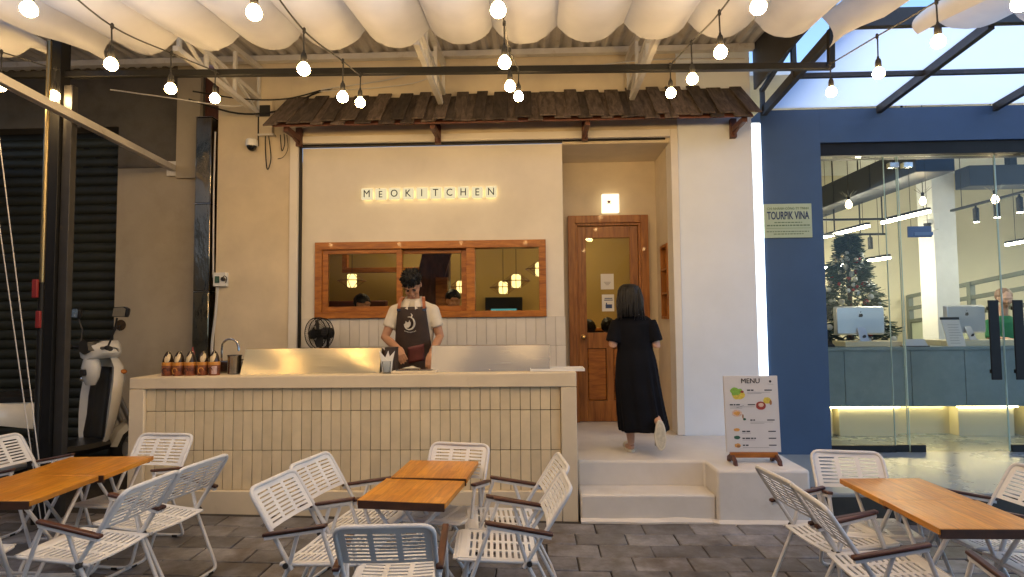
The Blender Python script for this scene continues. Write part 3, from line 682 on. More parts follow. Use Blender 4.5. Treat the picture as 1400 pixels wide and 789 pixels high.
# crank pole with ropes
cp = thing('awning_pole', 'thin brass coloured pole with two red clips beside the black post', 'pole', (-3.82, 4.36, gz(-3.8)))
MB().tube([(-3.77, 4.36, gz(-3.8)), (-3.77, 4.36, 1.9)], .020, 10).build('lower_tube', M['black'], cp, smooth=40)
MB().tube([(-3.77, 4.36, 1.901), (-3.77, 4.36, 3.8)], .017, 10).build('upper_tube', mat('dull_gold_metal', (.24, .19, .10), .35, 1.0), cp, smooth=40)  # upper tube coloured yellower than the black lower tube
M['red'] = mat('red_plastic', (.20, .012, .012), .5)
MB().box(-3.81, -3.77, 4.315, 4.338, 1.78, 1.92).build('clip', M['red'], cp, bevel=.005); MB().box(-3.775, -3.74, 4.315, 4.338, 1.55, 1.68).build('clip', M['red'], cp, bevel=.005)
for k, (a, b) in enumerate((((-4.35, 4.3, 3.9), (-3.66, 4.3, .1)), ((-4.22, 4.28, 3.9), (-3.60, 4.28, .1)))):
    tag(MB().tube([a, b], .004, 5).build('tie_rope', M['cablew'], base=b), ('thin pale tie rope slanting past the red clips to the post foot', 'thin pale tie rope slanting past the scooter seat')[k], 'rope')

# ------------------------------------------------------------------ string lights
def wire(pts, k=6):
    out = []; n = len(pts)
    for i in range(n - 1):
        p0, p1, p2, p3 = (Vector(pts[max(0, i-1)]), Vector(pts[i]), Vector(pts[i+1]), Vector(pts[min(n-1, i+2)]))
        for j in range(k):
            t = j / k; out.append(.5 * ((2*p1) + (p2-p0)*t + (2*p0-5*p1+4*p2-p3)*t*t + (3*p1-p0-3*p2+p3)*t**3))
    out.append(Vector(pts[-1])); return out
bsrc = {}
def bulb_at(par, x, y, z):
    if 's' not in bsrc:
        s_ = MB().lathe([(.006, .115), (.009, .10), (.015, .092), (.019, .075), (.020, .04), (.017, .034)], (0, 0, 0), 10).build('socket', M['rubber'], par, local=True, smooth=40)
        b_ = MB().lathe([(.013, .038), (.018, .032), (.030, .018), (.037, .002), (.038, -.006), (.035, -.020), (.025, -.033), (.012, -.039), (.001, -.040)], (0, 0, 0), 14).build('bulb', M['bulb'], s_, local=True, smooth=60)
        bsrc['s'] = s_; bsrc['b'] = b_; s_.location = Vector((x, y, z)) - OFF[par.name]; return s_
    s_ = inst(bsrc['s'], par, Vector((x, y, z)) - OFF[par.name]); b_ = inst(bsrc['b'], s_, (0, 0, 0)); return s_
strings = [
 (-2.50, [(-2.49,4.45,3.35),(-2.56,4.0,3.25),(-2.55,3.4,3.16),(-2.49,2.75,3.15)], 'string of warm bulbs from the beam near the stainless duct'),
 (-1.33, [(-1.33,4.45,3.29),(-1.32,4.0,3.16),(-1.36,3.4,3.10),(-1.35,2.75,3.10)], 'string of warm bulbs hanging over the left part of the letter sign'),
 (-.12, [(-.09,4.45,3.31),(-.14,4.0,3.21),(-.15,3.4,3.11),(-.15,2.75,3.08)], 'string of warm bulbs hanging between the letter sign and the door'),
 (1.10, [(1.08,4.45,3.31),(1.12,4.0,3.23),(1.12,3.4,3.14),(1.09,2.75,3.06)], 'string of warm bulbs hanging before the wooden door'),
 (2.33, [(2.29,4.45,3.29),(2.38,4.0,3.24),(2.37,3.4,3.17),(2.30,2.75,3.04)], 'string of warm bulbs under the frosted roof by the beam end'),
 (-3.80, [(-3.77,4.42,3.39),(-3.91,4.1,3.34),(-3.95,3.4,3.25)], 'string of warm bulbs from the head of the black post')]
for xs_, bl, lab in strings:
    t = thing('string_light', lab, 'string lights', (xs_, 4.5, 3.5), group='strings of warm bulbs')
    drops = [.10, .14, .12, .13]
    top = [(xs_, 4.50, 3.56 if xs_ > -3 else 3.65)] + [(b[0], b[1], b[2] + .115 + drops[i]) for i, b in enumerate(bl)]
    lx, ly, lz = top[-1]; bl = bl + [(xs_, y, zc(y) - .46 - .04 * math.sin(y * 2)) for y in (2.05, 1.25)]; drops += [.12] * 2  # two further bulbs per string added out of view for warm light
    top += [(b[0], b[1], b[2] + .235) for b in bl[-2:]] + [(xs_, .2, zc(.2) - .15), (xs_, -1.9, zc(-1.9) - .02)]
    MB().tube(wire(top), .0055, 5).build('wire', M['cableb'], t)
    for i, b in enumerate(bl):
        bulb_at(t, *b)
        MB().tube([(b[0], b[1], b[2] + .112), (b[0] + random.uniform(-.004, .004), b[1], b[2] + .115 + drops[i])], .005, 5).build('drop_cord', M['cableb'], t)
        MB().lathe([(.004, -.02), (.010, -.012), (.010, .012), (.004, .02)], (b[0], b[1], b[2] + .115 + drops[i]), 8).build('clip', M['cableb'], t)

# ------------------------------------------------------------------ houses across the street (they close the view behind the camera)
def street_house(x0, x1, y, h, col, lab, n):
    t = thing('street_house', lab, 'house', ((x0 + x1) / 2, y, -.05), group='houses across the street')
    MB().box(x0, x1, y - 6, y, -.05, h).build('wall', mat('house_paint', col, .9, nz=(.6, .12), dirt=(.5, .5, .8, tuple(c * .6 for c in col))), t)
    MB().box(x0 - .15, x1 + .15, y - 6.1, y + .25, h, h + .22).build('parapet', M['plaster_old'], t)
    k = 0
    for fl in range(int(h // 3)):
        for i in range(n):
            wx = x0 + (x1 - x0) * (i + .5) / n; z = .9 + fl * 3 if fl else .0
            w_ = MB().box(wx - .7, wx + .7, y - .02, y + .05, z, z + (1.5 if fl else 2.5)).build('window' if fl else 'shop_shutter', M['darkmetal'], t)
            if fl: MB().box(wx - .62, wx + .62, y + .051, y + .056, z + .08, z + 1.42).build('pane', M['pane'], w_)
street_house(-22, -12, -9, 9.2, (.17, .15, .12), 'three storey ochre house across the street', 3)
street_house(-11.8, -4, -9.3, 10.5, (.13, .13, .13), 'tall grey house across the street', 3)
street_house(-3.8, 3.5, -9, 8.0, (.18, .155, .125), 'two storey cream house across the street', 3)
street_house(3.7, 9.5, -9.4, 8.5, (.15, .14, .13), 'two storey brown house across the street', 2)
sdw = thing('light_block_wall', 'added unseen wall cutting light from the scooter side of the terrace', 'wall', (-7.6, 2, 0))  # wall added out of view to block light from the left
MB().box(-7.75, -7.55, -5, 6.19, -.05, 3.6).build('wall_body', M['plaster_old'], sdw); MB().box(-7.8, -7.5, -5.02, 6.19, 3.601, 3.66).build('coping', M['whitesteel'], sdw)

# ================================================================== service counter
ct = thing('service_counter', 'cream plastered counter with a recessed front of narrow cream tiles', 'counter', (-1.48, 4.72, gz(-1.5)))
CX0, CX1 = -3.30, 0.342
def ctop(x): return 1.133 + (x - CX0) / (CX1 - CX0) * .026
def slab(nm, x0, x1, y0, y1, z0, z1f, m, bev=.006):
    MB().hexa([(x0,y0,z0),(x1,y0,z0),(x1,y1,z0),(x0,y1,z0),(x0,y0,z1f(x0)),(x1,y0,z1f(x1)),(x1,y1,z1f(x1)),(x0,y1,z1f(x0))]).build(nm, m, ct, bevel=bev, seg=2)
slab('top_slab', CX0, CX1, 4.70, 5.27, 1.040, ctop, M['counter'], .008)
box('pier', CX0, CX0 + .125, 4.701, 5.26, -.02, 1.039, M['counter'], ct, bevel=.006)
box('pier', CX1 - .125, CX1 - .001, 4.701, 5.26, -.02, 1.039, M['counter'], ct, bevel=.006)
box('plinth', CX0 + .126, CX1 - .126, 4.702, 5.26, -.02, .223, M['counter'], ct, bevel=.006)
tb = box('tile_bed', CX0 + .126, CX1 - .126, 4.742, 5.25, .224, 1.0385, M['grout'], ct)
TX0, TX1 = CX0 + .127, CX1 - .127; tw = (TX1 - TX0) / 42
src = {}
for (z0, h) in ((.226, .312), (.543, .312), (.860, .177)):
    key = h
    for c_ in range(42):
        p = Vector((TX0 + c_ * tw + .0015, 4.741, z0)) - OFF[ct.name] + Vector((random.uniform(-.0006, .0006), random.uniform(-.0012, .0012), random.uniform(-.0012, .0012)))
        if key not in src:
            src[key] = MB().box(0, tw - .0045, -.010, .0, 0, h).build('tile', M['tile'], tb, local=True, bevel=.0018, seg=1); src[key].location = p; o = src[key]
        else: o = inst(src[key], tb, p)
        o.rotation_euler = (random.uniform(-.004, .004), 0, random.uniform(-.008, .008))
# steel splash guards: folded sheets
def guard(x0, x1, y, zt, slant, label, lean=.0, wav=.002, sm_=M['steel']):
    t = thing('steel_guard', label, 'steel guard', ((x0 + x1) / 2, y, ctop(x0)))
    zb = ctop((x0 + x1) / 2) - .006; b = MB(); n = 40; th = .004; rows = []; LV = 7
    def sp(u, v):      # slightly buckled sheet leaning back
        return Vector((x0 + (x1 - x0) * u + slant * (1 - u) * v, y + lean * v + wav * (math.sin(u * 11 + 1.3 * math.sin(v * 3)) * .5 + math.sin(u * 4.3 + 1 + v)) * (.25 + .75 * math.sin(math.pi * min(1, v * .9))), zb + (zt - zb) * v))
    for i in range(n + 1):
        u = i / n; fr = [sp(u, k / LV) for k in range(LV + 1)]
        rows.append(fr + [fr[-1] + Vector((0, .02, .003)), fr[-1] + Vector((0, .02, -.001))] + [p + Vector((0, th, -.003 if k == 0 else 0)) for k, p in enumerate(reversed(fr))])
    b.loft(rows); b.build('front_sheet', sm_, t, smooth=35)
    for xx, s in ((x0 + slant * .5, 0), (x1, 0)):
        MB().hexa([(xx - .002, y + .005, zb), (xx + .002, y + .005, zb), (xx + .002, y + .30, zb), (xx - .002, y + .30, zb), (xx - .002 + slant * .4 * (xx < x1), y + .022 + lean, zt - .003), (xx + .002 + slant * .4 * (xx < x1), y + .022 + lean, zt - .003), (xx + .002, y + .30, zt - .06), (xx - .002, y + .30, zt - .06)]).build('side_sheet', M['steel'], t)
    MB().box(x0 + .03, x1 - .01, y + .03, y + .29, zb + .02, zb + .06).build('griddle_plate', M['black'], t, bevel=.004)
    for i in range(3):
        xx = x0 + .05 + i * (x1 - x0 - .1) / 2; MB().lathe([(.004, 0), (.004, -.003), (.0, -.005)], (xx, y - .001, zb + .02), 8, Matrix.Rotation(R(-90), 3, 'X')).build('rivet', M['chrome'], t)
    return t
guard(-2.455, -1.275, 4.84, 1.352, .018, 'long shiny stainless steel guard beside the sauce bottles', .062, .0045, M['warm_lit_steel'])
guard(-.845, .135, 4.84, 1.366, -.004, 'dull grey stainless steel guard at the white tray end of the counter', .055, .0015)
# sauce bottles
M['label'] = mat('red_label', (.13, .022, .012), .45, nz=(28, .75), col2=(.34, .10, .04)); M['band'] = mat('orange_band', (.55, .24, .04), .4, nz=(30, .3)); M['capc'] = mat('cream_cap', (.62, .50, .30), .35, nz=(18, .25)); M['bottle'] = mat('dark_bottle', (.03, .018, .012), .25)
bl_labels = ['sauce bottle at the outer end of the row, beside the plaster wall edge', 'second sauce bottle counted from the outer end of the counter', 'sauce bottle with a red cap peeping over its shoulder', 'sauce bottle standing between the red cap and the pale label bottle', 'sauce bottle with a pale pink label patch beside the steel pot']
for i in range(5):
    x = -3.085 + i * .101; z = ctop(x) - .002; y = 4.86 + random.uniform(-.008, .008)
    t = thing('sauce_bottle', bl_labels[i], 'bottle', (x, y, z), random.uniform(-.3, .3), 'sauce bottles on the counter')
    MB().lathe([(.044, 0), (.047, .005), (.047, .095), (.045, .10)], n=16).build('body', M['label'], t, smooth=40, local=True)
    MB().lathe([(.0475, .088), (.0475, .112), (.042, .116)], n=16).build('band', M['band'], t, smooth=40, local=True)
    MB().lathe([(.043, .114), (.041, .135), (.033, .165), (.021, .19), (.010, .204), (.004, .207)], n=16).build('neck', M['bottle'], t, smooth=40, local=True)
    Mx = Matrix.Rotation(R(0), 3, 'X'); c = MB(); rr = []
    for k in range(9):
        s = k / 8; zz = .116 + s * .088; hw = .024 * math.sin(math.pi * (.18 + .80 * s)) + .002; dd = -(.044 - .040 * s ** 1.6) - .004
        rr.append([Vector((.006 - hw, dd + .012, zz)), Vector((.006 - hw * .5, dd, zz)), Vector((.006 + hw * .5, dd, zz)), Vector((.006 + hw, dd + .012, zz)), Vector((.006, dd + .03, zz))])
    c.loft(rr).build('cap_wrap', M['capc'], t, smooth=60, local=True)
    sw = MB(); sw.tube([(math.cos(a) * .022, -.047 - .001, .045 + math.sin(a) * .024) for a in [k * .5 for k in range(10)]], .004, 5); sw.build('print', M['band'] if i % 2 else M['edge'], t, local=True)
    if i == 4: MB().box(.012, .045, -.049, -.02, .015, .08).build('label_patch', mat('pink_label', (.55, .38, .36), .5), t, bevel=.004, local=True)
rc = MB().lathe([(.012, 0), (.014, .16), (.016, .17), (.016, .19), (.008, .21), (.004, .235), (.0, .24)], (0, 0, 0), 10); o = rc.build('squeeze_bottle', M['red'], base=(0, 0, 0), smooth=40); o.location = (-2.93, 4.96, ctop(-2.93) - .001); tag(o, 'red topped squeeze bottle behind the row of sauce bottles', 'bottle')
pt = thing('steel_pot', 'small dark steel pot between the sauce bottles and the steel guard', 'pot', (-2.545, 4.93, ctop(-2.5)))
MB().lathe([(.050, 0), (.056, .004), (.056, .15), (.060, .155), (.060, .162), (.052, .162), (.050, .01), (.0, .01)], n=20).build('body', M['steel'], pt, smooth=40, local=True)
MB().tube([(.056, 0, .12), (.10, .01, .125), (.105, .01, .08), (.06, 0, .05)], .006, 6).build('handle', M['black'], pt, local=True)
fc = thing('faucet', 'curved chrome gooseneck tap behind the sauce bottles', 'faucet', (-2.76, 5.12, ctop(-2.8)))
pts = [(0, 0, 0), (0, 0, .20)] + [(.075 - .075 * math.cos(a), 0, .22 + .075 * math.sin(a)) for a in [R(q) for q in range(0, 181, 20)]] + [(.152, 0, .19)]
MB().tube(pts, .010, 10).build('spout', M['chrome'], fc, smooth=50, local=True); MB().lathe([(.028, 0), (.028, .01), (.018, .02), (.016, .05)], n=14).build('base', M['chrome'], fc, smooth=40, local=True)
MB().tube([(0, 0, .04), (-.03, -.02, .06), (-.07, -.03, .065)], .006, 7).build('lever', M['chrome'], fc, local=True)
bc = tag(MB().box(-.11, .11, -.08, .08, 0, .11).build('steel_basket', M['steel'], base=(0, 0, 0), bevel=.012), 'low steel basin between the pot and the long guard', 'basin'); bc.location = (-2.62, 5.10, ctop(-2.6) - .001)
# tray at the right end
wt = MB(); wt.box(-.02, .41, 4.76, 4.98, 1.166, 1.172)
for e in ((-.02, .41, 4.755, 4.76), (-.02, .41, 4.98, 4.985), (-.025, -.02, 4.755, 4.985), (.41, .415, 4.755, 4.985)): wt.box(e[0], e[1], e[2], e[3], 1.160, 1.181)
tag(wt.build('serving_tray', M['plastic_w'], base=(.19, 4.87, 1.16)), 'flat white tray overhanging the end of the counter by the door', 'tray')
# napkin cup, cutting tray, cloth, dark box
nk = thing('napkin_cup', 'clear cup holding folded white napkins before the cook', 'cup', (-1.205, 4.80, ctop(-1.2) - .001))
MB().lathe([(.030, 0), (.032, .003), (.040, .10), (.041, .102), (.038, .10), (.029, .006), (.0, .006)], n=18).build('cup', glass('cup_glass', (.85, .88, .9)), nk, smooth=40, local=True)
for (dx, lean, dy) in ((-.012, -.055, 0), (.014, .06, .008), (.0, .01, .016)):
    MB().prism([(-.030, .01), (.030, .01), (.036, .10), (lean * .9, .185), (-.036, .10)], lambda x, z, dx=dx, lean=lean, dy=dy: (dx + x * .8 + lean * .25 * z / .1 * .3, dy - .004 + .02 * x, z), lambda x, z, dx=dx, lean=lean, dy=dy: (dx + x * .8 + lean * .25 * z / .1 * .3, dy + .004 + .02 * x, z)).build('napkin', M['paper'], nk, local=True)
dk = tag(MB().box(-.045, .045, -.06, .06, 0, .21).build('dark_carton', mat('dark_carton', (.04, .025, .02), .6, nz=(10, .3)), base=(0, 0, 0), bevel=.004), 'dark carton standing against the end of the long shiny guard', 'carton'); dk.location = (-1.205, 4.97, ctop(-1.2) - .001)
tb_ = thing('cutting_tray', 'shallow pale tray on the counter in front of the cook', 'tray', (-.98, 4.86, ctop(-1)))
MB().box(-.18, .18, -.09, .09, 0, .018).build('board', M['counter'], tb_, bevel=.004, local=True)
MB().box(-.15, .15, -.07, .07, .0185, .028).build('steel_plate', M['steel'], tb_, bevel=.003, local=True)
cl = MB(); G = 14; rows = []
for i in range(G + 1):
    row = []
    for j in range(G + 1):
        u, v = i / G - .5, j / G - .5; hgt = .002 + .035 * max(0, 1 - (u * u + v * v) * 5) * (.8 + .5 * mnoise.noise((u * 5, v * 5, 3)))
        row.append(Vector((u * .26, v * .18, hgt)))
    rows.append(row)
cl.loft(rows, closed_ring=False); clo = cl.build('kitchen_cloth', M['paper'], base=(0, 0, 0), smooth=60); clo.location = (-1.06, 5.06, ctop(-1) + .001); tag(clo, 'crumpled white kitchen cloth by the cook', 'cloth')
# desk fan behind the guard
fn = thing('desk_fan', 'round black desk fan behind the long shiny guard', 'fan', (-2.15, 5.84, .40), R(-28))
FCZ = 1.06
ring = MB()
for (r_, y_) in ((.155, -.05), (.150, .05), (.158, 0)):
    ring.tube([(r_ * math.cos(a), y_, FCZ + r_ * math.sin(a)) for a in [k * math.pi / 14 for k in range(28)]], .005, 6, closed=True)
for k in range(44):
    a = k * math.pi / 22; ca, sa = math.cos(a), math.sin(a)
    ring.tube([(.03 * ca, -.075, FCZ + .03 * sa), (.10 * ca, -.07, FCZ + .10 * sa), (.155 * ca, -.045, FCZ + .155 * sa)], .0022, 4)
    ring.tube([(.03 * ca, .075, FCZ + .03 * sa), (.155 * ca, .045, FCZ + .155 * sa)], .0022, 4)
gd = ring.build('guard', M['black'], fn, local=True)
for k in range(4):
    a = k * math.pi / 2 + .3; MB().prism([(.03, -.02), (.08, -.06), (.135, -.045), (.14, .02), (.06, .03), (.03, .015)], lambda x, y, a=a: (x * math.cos(a) - y * math.sin(a), -.012 + y * .35, FCZ + x * math.sin(a) + y * math.cos(a)), lambda x, y, a=a: (x * math.cos(a) - y * math.sin(a), -.008 + y * .35, FCZ + x * math.sin(a) + y * math.cos(a))).build('blade', M['darkmetal'], fn, local=True)
MB().lathe([(.0, -.08), (.035, -.078), (.04, -.06), (.045, .06), (.06, .07), (.055, .15), (.02, .17)], (0, 0, FCZ), 16, Matrix.Rotation(R(-90), 3, 'X')).build('motor', M['black'], fn, smooth=40, local=True)
MB().tube([(0, .11, FCZ - .03), (0, .11, .02)], .014, 8).build('stem', M['black'], fn, local=True); MB().lathe([(.16, 0), (.16, .015), (.04, .03), (.02, .05)], (0, .11, 0), 20).build('base', M['black'], fn, smooth=40, local=True)
kt = thing('kettle', 'small black lidded kettle beside the desk fan', 'kettle', (-1.90, 5.62, .95))
MB().lathe([(.06, 0), (.085, .02), (.09, .09), (.07, .16), (.03, .185), (.012, .19), (.012, .205), (.018, .215), (.0, .22)], n=16).build('body', M['black'], kt, smooth=40, local=True)
MB().tube([(-.09, 0, .12), (-.14, 0, .16), (-.15, 0, .18)], [.014, .010, .008], 7).build('spout', M['black'], kt, local=True)
tb2 = thing('prep_table', 'steel prep table behind the counter under the desk fan', 'table', (-2.0, 5.7, .4))
MB().box(-2.45, -1.65, 5.48, 5.80, .92, .95).build('top', M['steel'], tb2, bevel=.004)
for x in (-2.42, -1.68):
    for y in (5.51, 5.77): MB().tube([(x, y, .4), (x, y, .92)], .014, 8).build('leg', M['steel'], tb2)

# ================================================================== folding chairs
def slotted(xs, ys, hole, fn, th):
    """sheet with real slots: cells flagged by hole(i,j) stay open; fn maps (x,y,t) to 3-D"""
    b = MB(); nx, ny = len(xs), len(ys); idx = {}
    for t in (0, 1):
        for i in range(nx):
            for j in range(ny): idx[(i, j, t)] = len(b.v); b.v.append(Vector(fn(xs[i], ys[j], th * t)))
    F = lambda *q: (b.f.append([idx[k] for k in q]), b.mi.append(0))
    H_ = lambda i, j: i < 0 or j < 0 or i >= nx - 1 or j >= ny - 1 or hole(i, j)
    for i in range(nx - 1):
        for j in range(ny - 1):
            if hole(i, j): continue
            F((i,j,1),(i+1,j,1),(i+1,j+1,1),(i,j+1,1)); F((i,j,0),(i,j+1,0),(i+1,j+1,0),(i+1,j,0))
            if H_(i-1, j): F((i,j,0),(i,j,1),(i,j+1,1),(i,j+1,0))
            if H_(i+1, j): F((i+1,j,0),(i+1,j+1,0),(i+1,j+1,1),(i+1,j,1))
            if H_(i, j-1): F((i,j,0),(i+1,j,0),(i+1,j,1),(i,j,1))
            if H_(i, j+1): F((i,j+1,0),(i,j+1,1),(i+1,j+1,1),(i+1,j+1,0))
    return b
def rnd(pts, r=.04, n=5):      # rounded polyline
    pts = [Vector(p) for p in pts]; out = [pts[0]]
    for i in range(1, len(pts) - 1):
        a = (pts[i-1] - pts[i]).normalized(); c = (pts[i+1] - pts[i]).normalized(); p0 = pts[i] + a * r; p1 = pts[i] + c * r
        for k in range(n + 1):
            t = k / n; out.append(p0 * (1-t)**2 + pts[i] * 2*t*(1-t) + p1 * t*t)
    out.append(pts[-1]); return out
CT = .72
def make_chair():
    t = thing('folding_chair', 'x', 'chair', (0, 0, 0), group='white folding chairs')
    B = lambda z: -.10 - (z - .35) * (.24 / (CT - .35))          # y of the back plane at height z
    w = .205
    MB().tube(rnd([(-w, B(.33), .33), (-w, B(CT - .012), CT - .012), (w, B(CT - .012), CT - .012), (w, B(.33), .33)], .055), .0115, 8).build('back_frame', M['tube'], t, smooth=60, local=True)
    z0, z1 = .515, CT - .018; xs = [-.193]; cols = []
    for c in range(3):
        a = -.165 + c * .118; xs += [a, a + .094]; cols.append(len(xs) - 2)
    xs.append(.193); ys = [0, .020]; rowi = []
    for r_ in range(8): rowi.append(len(ys) - 1); ys += [ys[-1] + .0105, ys[-1] + .0105 + .0125]
    Lb = math.hypot(z1 - z0, B(z1) - B(z0)); ys.append(Lb)
    def fb(x, y, th):
        z = z0 + (z1 - z0) * y / Lb; cx = 1 - max(0, (y - Lb + .05)) ** 2 * 28
        return (x * (cx if abs(x) > .18 else 1), B(z) + .004 - th - .012 * (1 - (x / .2) ** 2), z)
    slotted(xs, ys, lambda i, j: i in cols and j in rowi, fb, .006).build('backrest', M['chair'], t, local=True)
    # seat
    xs = [-.196]; cols = []
    for c in range(3):
        a = -.168 + c * .120; xs += [a, a + .096]; cols.append(len(xs) - 2)
    xs.append(.196); ys = [-.16, -.135]; rowi = []
    for r_ in range(11): rowi.append(len(ys) - 1); ys += [ys[-1] + .013, ys[-1] + .013 + .018]
    ys += [.235, .255, .268]
    def fs(x, y, th):
        drop = 0 if y < .23 else (y - .23) ** 2 * 9
        return (x * (.93 if y > .26 else 1), y, .350 + (y + .16) * .075 - .010 * (1 - (x / .2) ** 2) * (1 if y < .2 else .4) - drop + th)
    slotted(xs, ys, lambda i, j: i in cols and j in rowi, fs, .007).build('seat', M['chair'], t, local=True)
    rim = rnd([(-.2, -.155, .350), (-.2, .25, .375), (.2, .25, .375), (.2, -.155, .350)], .04)
    MB().tube(rim, .009, 7).build('seat_rim', M['tube'], t, smooth=60, local=True)
    for s in (-1, 1):
        a0, a1, zr, zf, yr, yf = s * .222 - .017, s * .222 + .017, .487, .552, -.235, .105
        MB().hexa([(a0, yr, zr), (a1, yr, zr), (a1, yf, zf), (a0, yf, zf), (a0, yr, zr + .018), (a1, yr, zr + .018), (a1, yf, zf + .018), (a0, yf, zf + .018)]).build('armrest', M['arm'], t, bevel=.006, local=True)
        a0, a1 = s * .222 - .012, s * .222 + .012
        MB().hexa([(a0, yr + .01, zr - .014), (a1, yr + .01, zr - .014), (a1, yf - .01, zf - .018), (a0, yf - .01, zf - .018), (a0, yr + .01, zr + .0005), (a1, yr + .01, zr + .0005), (a1, yf - .01, zf - .0035), (a0, yf - .01, zf - .0035)]).build('armrest_channel', M['tube'], t, local=True)
        MB().lathe([(.014, -.012), (.014, .012)], (s * .213, -.115, .352), 10, Matrix.Rotation(R(90), 3, 'Y')).build('pivot', M['darkmetal'], t, local=True)
    w2 = .222
    MB().tube(rnd([(-w2, .080, .542), (-w2, .275, .012), (w2, .275, .012), (w2, .080, .542)], .05), .0105, 8).build('front_leg', M['tube'], t, smooth=60, local=True)
    w3 = .184
    MB().tube(rnd([(-w2 + .004, -.05, .515), (-w3 - .02, -.105, .345), (-w3, -.275, .012), (w3, -.275, .012), (w3 + .02, -.105, .345), (w2 - .004, -.05, .515)], .045), .0105, 8).build('rear_leg', M['tube'], t, smooth=60, local=True)
    for s in (-1, 1):
        for y in (.275, -.275):
            MB().box(s * .12 - .02, s * .12 + .02, y - .013, y + .013, 0, .016).build('foot_pad', M['rubber'], t, bevel=.003, local=True)
    return t
chair0 = make_chair()
chairs = [
 (-.65, 2.78, 4, 'white folding chair with its back turned, at the street end of the middle tables'),
 (-1.08, 3.10, -99, 'white folding chair facing the orange table, beside the chair before the counter tiles'),
 (-1.06, 3.53, -103, 'white folding chair facing the orange table, closer to the counter front'),
 (-.57, 3.74, 169, 'white folding chair at the counter end of the middle tables'),
 (-.16, 3.19, 94, 'white folding chair facing the middle tables, at the street side below the steps'),
 (-.155, 3.60, 97, 'white folding chair facing the middle tables, nearest the steps'),
 (-2.70, 3.90, 176, 'white folding chair between the counter corner and the table by the scooter'),
 (-2.27, 3.50, 80, 'white folding chair facing the scooter, next to the counter front'),
 (-2.32, 3.06, 86, 'white folding chair facing the scooter, further from the counter front'),
 (-3.47, 3.98, -96, 'white folding chair in front of the black post'),
 (-2.87, 2.74, 3, 'white folding chair at the street end of the tables by the scooter'),
 (1.66, 2.95, -92, 'white folding chair facing the pale table, on the street side below the menu board'),
 (1.65, 3.38, -83, 'white folding chair facing the pale table, closer to the platform corner'),
 (1.94, 3.56, 170, 'white folding chair with its back to the office terrace'),
 (2.09, 2.55, 2, 'white folding chair at the street end of the pale table before the office'),
 (2.50, 3.37, 94, 'white folding chair across the pale table, closer to the office terrace'),
 (2.52, 2.92, 90, 'white folding chair across the pale table, further from the office terrace')]
for i, (x, y, a, lab) in enumerate(chairs):
    o = chair0 if i == 0 else copy_tree(chair0)
    o.location = (x, y, gz(x) + .002); o.rotation_euler = (0, 0, R(a)); o['label'] = lab; o['group'] = 'white folding chairs'

# ================================================================== folding tables
def make_table(x, y, rz, w, d, h, lab, splay, group):
    t = thing('folding_table', lab, 'table', (x, y, gz(x)), R(rz), group)
    MB().box(-w/2, w/2, -d/2, d/2, h - .030, h).build('tabletop', M['table'], t, bevel=.003, local=True)
    MB().box(-w/2 + .006, w/2 - .006, -d/2 - .004, -d/2 + .018, h - .045, h - .003).build('edge_batten', M['edge'], t, local=True)
    MB().box(-w/2 + .02, w/2 - .02, d/2 - .03, d/2 - .006, h - .042, h - .0305).build('edge_batten', M['edge'], t, local=True)
    A, Bq = (w/2 - .05, d/2 - .06) if splay == 'x' else (d/2 - .05, w/2 - .06)
    for s in (1, -1):
        q = Bq - (.0 if s == 1 else .022)
        P = [(A * s, -q, h - .034), (-(A + .04) * s, -q, .012), (-(A + .04) * s, q, .012), (A * s, q, h - .034)]
        if splay != 'x': P = [(b, a, c) for (a, b, c) in P]
        MB().tube(rnd(P, .05), .0105, 8).build('leg', M['tube'], t, smooth=60, local=True)
        f0 = .30; P1 = Vector(P[1]).lerp(Vector(P[0]), f0); P2 = Vector(P[2]).lerp(Vector(P[3]), f0)
        MB().tube([P1, P2], .008, 7).build('cross_bar', M['tube'], t, smooth=60, local=True)
        for f in (.22, .78):
            c = Vector(P[1]).lerp(Vector(P[2]), f); MB().obox((c.x, c.y, .008), (.03, .03, .016)).build('foot_pad', M['rubber'], t, local=True)
    r = MB()
    for s in (1, -1):
        c = ((A - .01) * s, 0) if splay == 'x' else (0, (A - .01) * s)
        sz = (.03, Bq * 2 + .02, .012) if splay == 'x' else (Bq * 2 + .02, .03, .012)
        r.obox((c[0], c[1], h - .0365), sz)
    r.build('runner', M['tube'], t, local=True)
gT = 'folding wooden tables'
make_table(-.685, 3.35, -7, .49, .43, .602, 'orange wooden folding table on the street side of the middle pair', 'x', gT)
make_table(-.625, 3.785, -4, .47, .43, .612, 'orange wooden folding table on the counter side of the middle pair', 'x', gT)
make_table(-2.90, 3.24, 1, .56, .49, .604, 'orange wooden folding table on the street side of the pair by the scooter', 'y', gT)
make_table(-2.90, 3.745, 3, .57, .50, .602, 'orange wooden folding table on the counter side of the pair by the scooter', 'y', gT)
make_table(2.10, 3.025, 0, .49, .43, .602, 'pale lit wooden folding table on the street side before the office', 'y', gT)
make_table(2.09, 3.46, 1, .48, .43, .600, 'pale lit wooden folding table nearest the office terrace', 'y', gT)

